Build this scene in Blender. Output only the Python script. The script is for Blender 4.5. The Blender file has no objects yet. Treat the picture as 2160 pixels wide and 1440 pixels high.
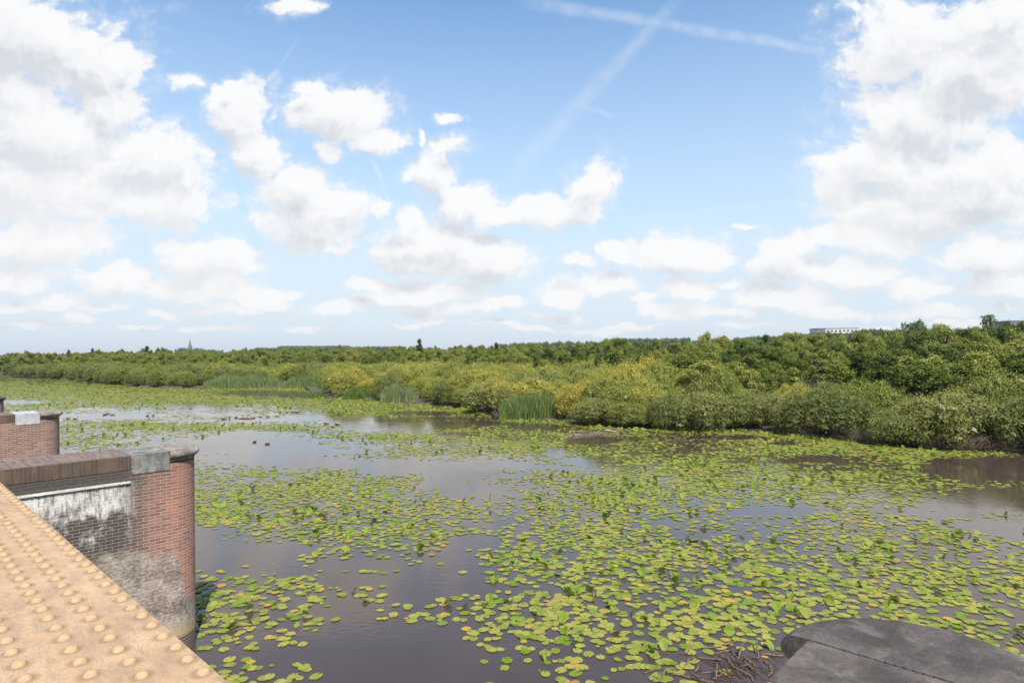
import bpy, math, random
import numpy as np
from mathutils import Vector, Matrix

# ------------------------------------------------------------------ camera
C = bpy.context.scene
COL = C.collection
F, CX, HY, ROLL, EYE = 1300.0, 1080.0, 747.5, 0.0088, 4.5

def ray(X, Y):
    u, v = (X - CX) / F, (HY - Y) / F
    return u + ROLL * v, v - ROLL * u
def ground(X, Y, z=0.0):
    u, v = ray(X, Y)
    d = (z - EYE) / v
    return Vector((u * d, d, z))
def to_px(x, y, z):
    u, v = x / y, (z - EYE) / y
    a, b = u - ROLL * v, v + ROLL * u
    return CX + a * F, HY - b * F
def horizon(X):
    return HY - ROLL * (X - CX)

cam_d = bpy.data.cameras.new("camera")
cam = bpy.data.objects.new("camera", cam_d); COL.objects.link(cam)
cr, sr = math.cos(ROLL), math.sin(ROLL)
cam.matrix_world = Matrix(((cr, sr, 0, 0), (0, 0, -1, 0), (-sr, cr, 0, EYE), (0, 0, 0, 1)))
cam_d.sensor_width = 36; cam_d.lens = F / 2160 * 36
cam_d.shift_y = (HY - 720) / 2160
cam_d.clip_start = 0.05; cam_d.clip_end = 20000
C.camera = cam
C.view_settings.view_transform = 'Standard'; C.view_settings.look = 'None'
C.view_settings.exposure = 0.52; C.view_settings.gamma = 1
C.cycles.max_bounces = 6; C.cycles.diffuse_bounces = 3; C.cycles.glossy_bounces = 3
C.cycles.transparent_max_bounces = 6; C.cycles.caustics_reflective = False; C.cycles.caustics_refractive = False
C.cycles.use_denoising = True

# ------------------------------------------------------------------ sun and sky
SUN_EL = math.radians(52); SX, SY = 0.34, -0.94
sun_d = bpy.data.lights.new("sun", 'SUN'); sun_d.energy = 5.0; sun_d.angle = math.radians(0.5); sun_d.color = (1, 0.95, 0.87)
sun = bpy.data.objects.new("sun", sun_d); COL.objects.link(sun)
n_ = math.hypot(SX, SY)
sdir = Vector((SX / n_ * math.cos(SUN_EL), SY / n_ * math.cos(SUN_EL), math.sin(SUN_EL)))
sun.rotation_euler = (-sdir).to_track_quat('-Z', 'Y').to_euler()
sun.location = (0, -20, 40)

class G:
    """tiny helper around a node tree"""
    def __init__(s, nt): s.t = nt; s.n = nt.nodes; s.l = nt.links
    def new(s, typ, **kw):
        nd = s.n.new(typ)
        for k, v in kw.items(): setattr(nd, k, v)
        return nd
    def put(s, sock, v):
        if isinstance(v, bpy.types.NodeSocket): s.l.new(v, sock)
        elif v is not None:
            if isinstance(v, (tuple, list)) and sock.type == 'RGBA' and len(v) == 3: v = (*v, 1)
            sock.default_value = v
    def math(s, op, a, b=None, c=None, clamp=False):
        nd = s.new('ShaderNodeMath', operation=op); nd.use_clamp = clamp
        s.put(nd.inputs[0], a); s.put(nd.inputs[1], b); s.put(nd.inputs[2], c)
        return nd.outputs[0]
    def vec(s, op, a, b=None, c=None):
        nd = s.new('ShaderNodeVectorMath', operation=op)
        s.put(nd.inputs[0], a); s.put(nd.inputs[1], b); s.put(nd.inputs[2], c)
        return nd.outputs['Value'] if op in ('LENGTH', 'DOT_PRODUCT', 'DISTANCE') else nd.outputs[0]
    def noise(s, vec, scale, detail=4, rough=0.55, color=False, dist=0.0):
        nd = s.new('ShaderNodeTexNoise'); s.put(nd.inputs['Vector'], vec); nd.inputs['Scale'].default_value = scale
        nd.inputs['Detail'].default_value = detail; nd.inputs['Roughness'].default_value = rough; nd.inputs['Distortion'].default_value = dist
        return nd.outputs['Color'] if color else nd.outputs[0]
    def mix(s, f, a, b, blend='MIX'):
        nd = s.new('ShaderNodeMix', data_type='RGBA', blend_type=blend)
        s.put(nd.inputs[0], f); s.put(nd.inputs[6], a); s.put(nd.inputs[7], b)
        return nd.outputs[2]
    def mr(s, v, a, b, c=0.0, d=1.0, smooth=True):
        nd = s.new('ShaderNodeMapRange'); nd.interpolation_type = 'SMOOTHSTEP' if smooth else 'LINEAR'
        s.put(nd.inputs[0], v)
        for i, x in enumerate((a, b, c, d)): s.put(nd.inputs[i + 1], x)
        return nd.outputs[0]
    def ramp(s, f, stops, const=False):
        nd = s.new('ShaderNodeValToRGB'); s.put(nd.inputs[0], f); cr_ = nd.color_ramp
        if const: cr_.interpolation = 'CONSTANT'
        while len(cr_.elements) < len(stops): cr_.elements.new(0.5)
        for e, (p, c) in zip(cr_.elements, stops): e.position = p; e.color = (*c, 1)
        return nd.outputs[0]
    def xyz(s, x, y, z=0.0):
        nd = s.new('ShaderNodeCombineXYZ'); s.put(nd.inputs[0], x); s.put(nd.inputs[1], y); s.put(nd.inputs[2], z); return nd.outputs[0]
    def sep(s, v):
        nd = s.new('ShaderNodeSeparateXYZ'); s.put(nd.inputs[0], v); return nd.outputs

# (x, y, half width, half height, thinness) of each cloud lump as seen from the bridge
CLOUDS = [
 (30,90,250,120,0),(190,150,130,85,0),(-40,210,190,110,0),(110,300,220,100,0),(300,345,190,85,0),(60,390,260,100,0),(330,430,150,60,0),(230,210,90,70,.05),
 (612,8,85,32,.2),(400,180,62,34,.28),(505,235,100,80,.12),(540,325,75,65,.14),(490,180,40,25,.25),
 (720,240,115,72,.05),(790,290,80,48,.1),(665,190,50,30,.18),(700,320,50,40,.25),(898,288,16,28,.25),(960,248,40,26,.3),(972,308,62,34,.15),
 (925,370,70,52,.1),(980,420,90,42,.12),(655,450,115,72,0),(640,400,70,45,.02),(560,465,60,26,.25),(770,440,50,30,.25),
 (910,500,125,72,0),(1030,545,115,52,0),(850,460,60,34,.05),(880,550,90,30,.05),
 (1250,400,80,78,.12),(1150,450,140,38,.06),(1070,450,90,26,.1),(1230,440,70,45,.04),
 (80,515,160,50,0),(430,550,110,55,0),(350,520,60,25,.1),(250,590,100,36,.02),(420,610,200,34,.04),(550,632,66,24,0),(50,590,100,38,0),(110,642,95,22,.03),(170,678,60,12,.08),
 (910,612,125,36,.02),(790,600,60,30,.2),(1185,620,55,30,0),(1290,602,80,32,.08),(1450,535,108,48,0),(1310,535,60,24,.04),(1447,608,60,27,0),(1420,655,85,22,.03),(1180,662,80,16,.15),
 (1660,550,85,55,0),(1790,575,130,38,.03),(1640,628,130,36,.05),(1750,500,60,30,.1),
 (1900,90,170,100,.04),(2060,150,190,150,0),(1960,250,190,100,0),(2110,50,150,120,0),(1840,350,150,72,0),(2010,390,240,100,0),(1920,440,200,66,0),(1780,380,80,60,.03),(1850,500,110,50,.08),
 (2100,530,140,52,0),(1945,605,90,36,0),(2130,600,120,40,.04),(1960,660,150,22,.12),(2140,650,40,14,.05),
 (360,664,70,14,.08),(730,648,95,22,.1),(650,690,60,10,.1),(950,655,110,20,.1),(880,682,80,11,.1),(60,690,160,12,.15),(1310,690,110,10,.15),(1600,685,120,10,.15),
 (500,655,90,16,.1),(600,610,60,20,.12),(820,630,90,14,.12),(1060,640,70,18,.08),(1080,690,110,9,.12),(1360,630,60,14,.12),(1530,600,60,18,.12),(1560,660,70,12,.1),(1760,655,90,16,.08),(1850,690,90,9,.14),(2040,690,100,10,.14),(240,655,70,12,.1),(30,650,70,14,.08),(470,700,90,8,.15),(300,700,90,8,.15),(700,520,40,16,.2),(1210,560,60,18,.2),(1560,480,50,12,.3)]

w = bpy.data.worlds.new("World"); C.world = w; w.use_nodes = True
w.cycles.sampling_method = 'MANUAL'; w.cycles.sample_map_resolution = 1024
g = G(w.node_tree); g.n.clear()
grp = bpy.data.node_groups.new("cloud_layout", 'ShaderNodeTree')
grp.interface.new_socket("P", in_out='INPUT', socket_type='NodeSocketVector')
grp.interface.new_socket("D", in_out='OUTPUT', socket_type='NodeSocketFloat')
h = G(grp); gi = h.new('NodeGroupInput'); go = h.new('NodeGroupOutput'); acc = None
for (x, y, rx, ry, thin) in CLOUDS:
    u, v = ray(x, y); a, b = rx / F * 1.08, ry / F * 1.08
    L = h.vec('LENGTH', h.vec('MULTIPLY_ADD', gi.outputs[0], (1 / a, 1 / b, 0), (-u / a, -v / b, 0)))
    if thin: L = h.math('ADD', L, thin * 1.15)
    acc = L if acc is None else h.math('SMOOTH_MIN', acc, L, 0.18)
h.put(go.inputs[0], h.math('SUBTRACT', 1.0, acc))

tc = g.new('ShaderNodeTexCoord'); d = g.sep(tc.outputs['Generated'])
ay = g.math('MAXIMUM', g.math('ABSOLUTE', d[1]), 0.02)
P = g.xyz(g.math('DIVIDE', d[0], ay), g.math('DIVIDE', d[2], ay), g.math('SIGN', d[1]))
P0 = P
warp = g.vec('SUBTRACT', g.noise(P, 7, 5, 0.6, color=True), (0.5, 0.5, 0.5))
P = g.vec('MULTIPLY_ADD', warp, (0.12, 0.075, 0), P)
def field(p):
    nd = g.new('ShaderNodeGroup'); nd.node_tree = grp; g.put(nd.inputs[0], g.vec('MULTIPLY', p, (1, 1, 0)))
    f1 = g.noise(g.vec('MULTIPLY', p, (1, 1.35, 1)), 11, 9, 0.58)
    f2 = g.noise(g.vec('MULTIPLY', p, (1, 1.2, 1)), 34, 8, 0.62)
    return g.math('MULTIPLY_ADD', g.math('SUBTRACT', f2, 0.5), 0.95, g.math('MULTIPLY_ADD', g.math('SUBTRACT', f1, 0.5), 1.5, nd.outputs[0]))
D1 = field(P); D2 = field(g.vec('ADD', P, (0.012, 0.034, 0)))
fine = g.math('MULTIPLY_ADD', g.math('SUBTRACT', g.noise(P0, 60, 5, 0.65), 0.5), 0.35, D1)
alpha = g.mr(fine, -0.08, 0.36)
wf = g.math('MULTIPLY_ADD', g.math('SUBTRACT', g.noise(P0, 26, 7, 0.7), 0.5), 1.1, D1); alpha = g.math('MAXIMUM', alpha, g.math('MULTIPLY', g.mr(wf, -0.28, 0.40), 0.42)); shade = g.mr(D2, 0.15, 1.15)
billow = g.mr(g.math('SUBTRACT', D2, D1), -0.42, 0.50)
shade = g.math('MULTIPLY_ADD', billow, 0.5, g.math('MULTIPLY', shade, 0.55), clamp=True)
shade = g.math('MULTIPLY', shade, g.mr(g.noise(P0, 3.2, 2), 0.32, 0.62, 0.55, 1.15))
ccol = g.mix(shade, (0.69, 0.69, 0.69), (0.49, 0.51, 0.545))
# contrails
def trail(x0, y0, x1, y1, w0, dens, soft=1.0):
    a = Vector(ray(x0, y0)); b = Vector(ray(x1, y1)); t = (b - a); L = t.length; t.normalize(); nn = Vector((-t.y, t.x))
    q = g.vec('SUBTRACT', P0, (a.x, a.y, 0))
    s_ = g.vec('DOT_PRODUCT', q, (t.x / L, t.y / L, 0)); o = g.vec('DOT_PRODUCT', q, (nn.x, nn.y, 0))
    o = g.math('ADD', o, g.math('MULTIPLY', g.math('SUBTRACT', g.noise(P0, 18, 4), 0.5), 0.016))
    wd = g.math('MULTIPLY', w0 / F, g.math('MULTIPLY_ADD', s_, -0.45, 1.0))
    m = g.mr(g.math('DIVIDE', g.math('ABSOLUTE', o), wd), 1.0, 0.1)
    m = g.math('MULTIPLY', m, g.mr(s_, -0.05, 0.15)); m = g.math('MULTIPLY', m, g.mr(s_, 1.04, 0.8))
    m = g.math('MULTIPLY', m, g.mr(g.noise(P0, 45, 4), 0.3, 0.65, 0.45, 1.0))
    return g.math('MULTIPLY', m, dens)
tr = trail(1100, 2, 1790, 116, 24, 0.30)
for args in ((1070, 380, 1450, -20, 34, 0.22), (1085, 350, 1440, 0, 15, 0.2), (785, 335, 826, 440, 7, 0.35), (560, 185, 632, 75, 8, 0.14), (1300, 470, 1660, 425, 16, 0.12), (1195, 215, 1300, 250, 12, 0.2)):
    tr = g.math('MAXIMUM', tr, trail(*args))
sky = g.new('ShaderNodeTexSky', sky_type='NISHITA'); sky.sun_disc = False
sky.sun_elevation = SUN_EL; sky.sun_rotation = math.atan2(SX, SY); sky.air_density = 1.0; sky.dust_density = 0.6; sky.ozone_density = 1.6
bg1 = g.new('ShaderNodeBackground'); g.put(bg1.inputs[0], g.mix(1.0, sky.outputs[0], (0.84, 1.06, 1.12), 'MULTIPLY')); bg1.inputs[1].default_value = 0.145
bg2 = g.new('ShaderNodeBackground'); g.put(bg2.inputs[0], ccol); bg2.inputs[1].default_value = 1.0
bg3 = g.new('ShaderNodeBackground'); bg3.inputs[0].default_value = (0.51, 0.575, 0.64, 1); bg3.inputs[1].default_value = 1.0
el = g.math('MULTIPLY', d[2], 1.0)
veil = g.math('MAXIMUM', g.mr(el, 0.0, 0.22, 1.0, 0.76, smooth=False), 0.0); veil = g.math('MULTIPLY', veil, g.mr(el, 0.15, 0.52, 1.0, 0.0, smooth=False))
ms0 = g.new('ShaderNodeMixShader'); g.put(ms0.inputs[0], veil); g.l.new(bg1.outputs[0], ms0.inputs[1]); g.l.new(bg3.outputs[0], ms0.inputs[2])
bg4 = g.new('ShaderNodeBackground'); bg4.inputs[0].default_value = (0.62, 0.65, 0.69, 1)
ms1 = g.new('ShaderNodeMixShader'); g.put(ms1.inputs[0], tr); g.l.new(ms0.outputs[0], ms1.inputs[1]); g.l.new(bg4.outputs[0], ms1.inputs[2])
ms2 = g.new('ShaderNodeMixShader')
g.put(ms2.inputs[0], g.math('MULTIPLY', alpha, g.mr(el, 0.0, 0.09, 0.7, 0.97)))
g.l.new(ms1.outputs[0], ms2.inputs[1]); g.l.new(bg2.outputs[0], ms2.inputs[2])
wo = g.new('ShaderNodeOutputWorld'); g.l.new(ms2.outputs[0], wo.inputs[0])

# ------------------------------------------------------------------ helpers
rng = np.random.default_rng(7); R = random.Random(11)

def tag(o, label=None, cat=None, group=None, kind=None):
    if label: o['label'] = label
    if cat: o['category'] = cat
    if group: o['group'] = group
    if kind: o['kind'] = kind
    return o
def link(name, me, parent=None, mat=None):
    o = bpy.data.objects.new(name, me); COL.objects.link(o)
    if parent: o.parent = parent
    if mat and me is not None: me.materials.append(mat)
    return o
def empty(name, loc=(0, 0, 0), rz=0.0):
    o = bpy.data.objects.new(name, None); COL.objects.link(o); o.location = loc; o.rotation_euler = (0, 0, rz)
    o.empty_display_size = 0.2; return o
def np_mesh(name, V, Fc, k, attrs=None, smooth=False):
    """V (n,3), Fc flat index array, k verts per face"""
    me = bpy.data.meshes.new(name); V = np.asarray(V, dtype=np.float32); Fc = np.asarray(Fc, dtype=np.int32).ravel()
    me.vertices.add(len(V)); me.vertices.foreach_set('co', V.ravel())
    nf = len(Fc) // k; me.loops.add(len(Fc)); me.loops.foreach_set('vertex_index', Fc)
    me.polygons.add(nf); me.polygons.foreach_set('loop_start', np.arange(0, nf * k, k, dtype=np.int32))
    me.polygons.foreach_set('use_smooth', np.full(nf, smooth))
    if attrs:
        for nm, arr in attrs.items():
            at = me.attributes.new(nm, 'FLOAT', 'POINT'); at.data.foreach_set('value', np.asarray(arr, dtype=np.float32))
    me.update(); return me
def py_mesh(name, V, Fs, smooth=False):
    me = bpy.data.meshes.new(name); me.from_pydata([tuple(v) for v in V], [], Fs); me.update()
    if smooth: me.polygons.foreach_set('use_smooth', [True] * len(me.polygons))
    return me
class MB:
    def __init__(s): s.V = []; s.F = []
    def box(s, x0, x1, y0, y1, z0, z1):
        b = len(s.V)
        s.V += [(x, y, z) for z in (z0, z1) for y in (y0, y1) for x in (x0, x1)]
        s.F += [tuple(b + i for i in f) for f in ((0, 2, 3, 1), (4, 5, 7, 6), (0, 1, 5, 4), (2, 6, 7, 3), (0, 4, 6, 2), (1, 3, 7, 5))]
        return s
    def tube(s, pts, rad, k=8, squash=None, cap=True):
        pts = [Vector(p) for p in pts]; b0 = len(s.V); ref = Vector((0, 0, 1))
        for i, p in enumerate(pts):
            t = (pts[min(i + 1, len(pts) - 1)] - pts[max(i - 1, 0)]).normalized()
            rr = ref if abs(t.dot(ref)) < 0.95 else Vector((1, 0, 0))
            a = t.cross(rr).normalized(); b = a.cross(t).normalized(); r = rad[i]
            q = squash[i] if squash else 1.0
            for j in range(k):
                an = 2 * math.pi * j / k
                s.V.append(p + a * (math.cos(an) * r) + b * (math.sin(an) * r * q))
        for i in range(len(pts) - 1):
            for j in range(k):
                j2 = (j + 1) % k
                s.F.append((b0 + i * k + j, b0 + i * k + j2, b0 + (i + 1) * k + j2, b0 + (i + 1) * k + j))
        if cap:
            s.F.append(tuple(b0 + j for j in reversed(range(k)))); e = b0 + (len(pts) - 1) * k; s.F.append(tuple(e + j for j in range(k)))
        return s
    def build(s, name, mat, parent=None, smooth=False):
        return link(name, py_mesh(name, s.V, s.F, smooth), parent, mat)

def material(name):
    m = bpy.data.materials.new(name); m.use_nodes = True; q = G(m.node_tree)
    bs = q.n.get('Principled BSDF'); return m, q, bs, q.n.get('Material Output')
def simple(name, col, rough=0.8, var=0.0, scale=5.0, bump=0.0):
    m, q, bs, out = material(name); tc_ = q.new('ShaderNodeTexCoord').outputs['Object']
    if var:
        n1 = q.noise(tc_, scale, 6, 0.6)
        c = q.mix(q.mr(n1, 0.3, 0.7), tuple(x * (1 - var) for x in col), tuple(min(1, x * (1 + var)) for x in col)); q.put(bs.inputs['Base Color'], c)
        if bump:
            bp = q.new('ShaderNodeBump'); bp.inputs['Strength'].default_value = 1; bp.inputs['Distance'].default_value = bump; q.put(bp.inputs['Height'], n1); q.l.new(bp.outputs[0], bs.inputs['Normal'])
    else: bs.inputs['Base Color'].default_value = (*col, 1)
    bs.inputs['Roughness'].default_value = rough
    return m

# ------------------------------------------------------------------ bank line and skyline, measured on the photograph and laid on the ground
BANK_PX = [(-300, 787), (-120, 788), (0, 790), (90, 793.5), (100, 797), (140, 801), (200, 806), (250, 811), (300, 816.5), (430, 819), (530, 818.5), (640, 818), (652, 826), (658, 838), (700, 840), (830, 849),
           (900, 854), (1020, 863), (1052, 884), (1180, 888), (1250, 897), (1330, 904), (1440, 907), (1560, 908), (1640, 914), (1740, 921), (1830, 934), (1920, 944), (2000, 949), (2160, 955), (2400, 967), (2900, 990), (3400, 1015)]
bx = np.array([p[0] for p in BANK_PX], float); by = np.array([p[1] for p in BANK_PX], float)
def bank_y(X): return float(np.interp(X, bx, by))
def dist_of(X, Y, z=0.0): return (z - EYE) / ray(X, Y)[1]
BELT = ([-300, 0, 300, 600, 850, 1080, 1250, 1400, 1520, 1800, 2160, 2900], [764, 765, 767, 766, 765, 767, 772, 780, 790, 796, 797, 798])
SKYL = ([-300, 0, 200, 300, 430, 540, 700, 800, 885, 1050, 1200, 1320, 1470, 1600, 1730, 1900, 2160, 2900], [754, 753, 750, 748, 747, 744, 741, 740, 738, 737, 732, 724, 719, 712, 702, 695, 690, 680])
def belt(X): return float(np.interp(X, *BELT))
def skyl(X): return float(np.interp(X, *SKYL))

# ------------------------------------------------------------------ water
m_water, q, bs, out = material("water")
geo = q.new('ShaderNodeNewGeometry').outputs['Position']
bs.inputs['Roughness'].default_value = 0.03; bs.inputs['IOR'].default_value = 1.40
murk = q.mr(q.noise(geo, 0.25, 3), 0.3, 0.7)
q.put(bs.inputs['Base Color'], q.mix(murk, (0.052, 0.035, 0.028), (0.066, 0.045, 0.035)))
r1 = q.noise(q.vec('MULTIPLY', geo, (1, 1.8, 1)), 5.0, 3, 0.5); r2 = q.noise(geo, 0.5, 2)
bp = q.new('ShaderNodeBump'); bp.inputs['Strength'].default_value = 1.0; bp.inputs['Distance'].default_value = 0.003
q.put(bp.inputs['Height'], q.math('MULTIPLY', r1, q.mr(r2, 0.35, 0.65, 0.35, 1.3))); q.l.new(bp.outputs[0], bs.inputs['Normal'])
S_ = 4000
water = link("water", py_mesh("water", [(-S_, -400, 0), (S_, -400, 0), (S_, S_, 0), (-S_, S_, 0)], [(0, 1, 2, 3)]), None, m_water)
tag(water, "still brown lake water mirroring the clouds", "water", kind="structure")

# ------------------------------------------------------------------ land behind the bank
m_land = simple("marsh_soil", (0.075, 0.06, 0.038), 0.95, 0.45, 0.8, 0.03)
pts = [ground(x, y) for x, y in BANK_PX]
V = [];  Fs = []
far = [Vector((p.x / p.y * 4200, 4200, 0)) for p in pts]
for p, f_ in zip(pts, far):
    V += [(p.x, p.y + .5, -0.4), (p.x, p.y + .5, 0.03), (p.x + p.x / p.y * 2.0, p.y + 2.0, 0.2), (f_.x, f_.y, 0.32)]
for i in range(len(pts) - 1):
    a, b = i * 4, i * 4 + 4
    for k in range(3): Fs.append((a + k, b + k, b + k + 1, a + k + 1))
land = link("ground", py_mesh("ground", V, Fs), None, m_land); tag(land, "low marshy ground under the willow scrub", "ground", kind="structure")

# ------------------------------------------------------------------ bridge: axis runs along T, piers stick out along N
ang = math.atan2(1370, 1300)
NN = Vector((math.cos(ang), math.sin(ang), 0)); TT = Vector((-math.sin(ang), math.cos(ang), 0))
# local frame of the bridge: x along N, y along T
BR = Matrix(((NN.x, TT.x, 0, 0), (NN.y, TT.y, 0, 0), (0, 0, 1, 0), (0, 0, 0, 1)))

def brick_mat(name, stain):
    m, q, bs, out = material(name)
    uv = q.new('ShaderNodeUVMap').outputs[0]; s = q.sep(uv); u, v = s[0], s[1]
    wob = q.vec('MULTIPLY_ADD', q.vec('SUBTRACT', q.noise(uv, 9, 2, color=True), (0.5, 0.5, 0.5)), (0.008, 0.006, 0), uv)
    bt = q.new('ShaderNodeTexBrick'); q.put(bt.inputs['Vector'], wob); bt.offset = 0.5; bt.squash = 1
    bt.inputs['Scale'].default_value = 1; bt.inputs['Brick Width'].default_value = 0.156; bt.inputs['Row Height'].default_value = 0.047
    bt.inputs['Mortar Size'].default_value = 0.0048; bt.inputs['Mortar Smooth'].default_value = 0.25; bt.inputs['Bias'].default_value = 0.0
    bt.inputs['Color1'].default_value = (0, 0, 0, 1); bt.inputs['Color2'].default_value = (1, 1, 1, 1); bt.inputs['Mortar'].default_value = (0.5, 0.5, 0.5, 1)
    rnd = bt.outputs['Color']; mort = bt.outputs['Fac']
    big = q.noise(uv, 1.6, 4, 0.6); mid = q.noise(uv, 7, 5, 0.65); fin = q.noise(uv, 60, 4, 0.7)
    streak = q.noise(q.vec('MULTIPLY', uv, (5, 0.9, 1)), 1.1, 6, 0.68); blot = q.noise(uv, 3.3, 6, 0.7, dist=0.4)
    if stain:
        red = q.ramp(rnd, [(0, (0.22, 0.095, 0.07)), (0.4, (0.31, 0.13, 0.09)), (0.75, (0.38, 0.16, 0.10)), (1, (0.26, 0.13, 0.11))])
    else:
        red = q.ramp(rnd, [(0, (0.15, 0.075, 0.06)), (0.5, (0.23, 0.12, 0.09)), (1, (0.28, 0.15, 0.11))])
    mor = q.mix(mid, (0.36, 0.28, 0.23), (0.46, 0.38, 0.32))
    col = q.mix(mort, red, mor)
    if stain:
        # dull brown wash over the flat face; clean red bricks only on the nose
        edge = q.math('MULTIPLY_ADD', q.math('SUBTRACT', mid, 0.5), 0.5, u)
        wash = q.mr(edge, 2.75, 3.3, 0.7, 0.0)
        dull = q.mix(mort, q.mix(rnd, (0.12, 0.078, 0.062), (0.20, 0.13, 0.10)), (0.36, 0.30, 0.25))
        col = q.mix(wash, col, dull)
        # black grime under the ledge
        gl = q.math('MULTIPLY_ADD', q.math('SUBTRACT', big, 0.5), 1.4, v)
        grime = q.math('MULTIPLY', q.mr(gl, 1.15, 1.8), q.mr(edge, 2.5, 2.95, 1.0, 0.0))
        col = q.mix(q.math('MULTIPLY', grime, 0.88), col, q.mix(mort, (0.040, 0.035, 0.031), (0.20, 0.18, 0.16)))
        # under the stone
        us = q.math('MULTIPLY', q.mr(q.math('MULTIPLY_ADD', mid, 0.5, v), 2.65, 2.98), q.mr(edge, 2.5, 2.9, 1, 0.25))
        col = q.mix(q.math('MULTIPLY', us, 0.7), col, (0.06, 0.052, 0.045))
        # lime crust and streaks
        top = q.math('MULTIPLY_ADD', q.math('SUBTRACT', streak, 0.5), 1.1, q.math('MULTIPLY_ADD', q.math('SUBTRACT', blot, 0.5), 1.9, v))
        lime = q.math('MULTIPLY', q.math('MULTIPLY', q.mr(top, 2.08, 2.50), q.mr(v, 2.74, 2.70)), q.mr(edge, 2.42, 2.78, 1.0, 0.0))
        drip = q.math('MULTIPLY', q.math('MULTIPLY', q.mr(streak, 0.53, 0.66), q.math('MULTIPLY', q.mr(v, 1.65, 2.1), q.mr(v, 2.74, 2.70))), q.mr(u, 2.62, 2.75, 0.75, 0.0))
        lime = q.math('MAXIMUM', lime, drip)
        lime = q.math('MULTIPLY', lime, q.mr(q.noise(q.vec('MULTIPLY', uv, (14, 2.0, 1)), 1.6, 7, 0.75), 0.38, 0.56, 0.25, 1.0)); col = q.mix(q.math('MULTIPLY', lime, q.mr(fin, 0.2, 0.6, 0.65, 1.0)), col, q.mix(mid, (0.50, 0.49, 0.46), (0.80, 0.74, 0.67)))
        # grey crust low on the pier
        lo = q.math('MULTIPLY_ADD', q.math('SUBTRACT', big, 0.5), 1.1, q.math('MULTIPLY_ADD', q.math('SUBTRACT', mid, 0.5), 0.5, v))
        lim = q.mr(u, 3.15, 3.55, 1.75, 0.78)
        crust = q.mr(q.math('SUBTRACT', lo, lim), 0.05, -0.22)
        scr = q.math('MULTIPLY_ADD', q.math('SUBTRACT', blot, 0.5), 2.2, q.mr(q.noise(q.vec('MULTIPLY', uv, (1, 1.6, 1)), 17, 8, 0.85), 0.34, 0.70), clamp=True); scr = q.math('MULTIPLY', scr, q.math('MULTIPLY_ADD', mort, 0.45, 0.72), clamp=True)
        col = q.mix(q.math('MULTIPLY', crust, 0.93), col, q.mix(scr, (0.105, 0.08, 0.064), (0.55, 0.48, 0.40)))
        wn = q.math('MULTIPLY', q.mr(q.math('ABSOLUTE', q.math('SUBTRACT', q.math('MULTIPLY_ADD', mid, 0.3, q.math('MULTIPLY_ADD', v, 0.12, u)), 4.32)), 0.14, 0.02), q.mr(v, 1.5, 1.1))
        col = q.mix(q.math('MULTIPLY', wn, 0.9), col, (0.75, 0.72, 0.68))
    else:
        col = q.mix(q.mr(big, 0.45, 0.7, 0, 0.55), col, q.mix(mort, (0.085, 0.06, 0.05), (0.36, 0.30, 0.25)))
        col = q.mix(q.mr(q.math('MULTIPLY_ADD', big, 0.8, v), 2.1, 1.5, 0, 0.6), col, (0.40, 0.34, 0.29))
    # waterline
    och = q.math('MULTIPLY', q.mr(v, 0.22, 0.30), q.mr(q.math('MULTIPLY_ADD', mid, 0.2, v), 0.62, 0.42))
    col = q.mix(q.math('MULTIPLY', och, 0.7), col, (0.42, 0.30, 0.14))
    rows = q.mr(q.math('ABSOLUTE', q.math('SUBTRACT', q.math('FRACT', q.math('DIVIDE', v, 0.045)), 0.5)), 0.2, 0.45)
    dk = q.mr(v, 0.27, 0.24)
    col = q.mix(dk, col, q.mix(rows, (0.20, 0.15, 0.11), (0.025, 0.02, 0.018)))
    q.put(bs.inputs['Base Color'], col); bs.inputs['Roughness'].default_value = 0.9
    hgt = q.math('MULTIPLY_ADD', mort, -0.6, q.math('MULTIPLY_ADD', fin, 0.35, q.math('MULTIPLY', mid, 0.5)))
    b_ = q.new('ShaderNodeBump'); b_.inputs['Distance'].default_value = 0.008; b_.inputs['Strength'].default_value = 0.9; q.put(b_.inputs['Height'], hgt); q.l.new(b_.outputs[0], bs.inputs['Normal'])
    return m
M_brick_a = brick_mat("stained_brick", True); M_brick_b = brick_mat("brown_brick", False)

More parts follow.
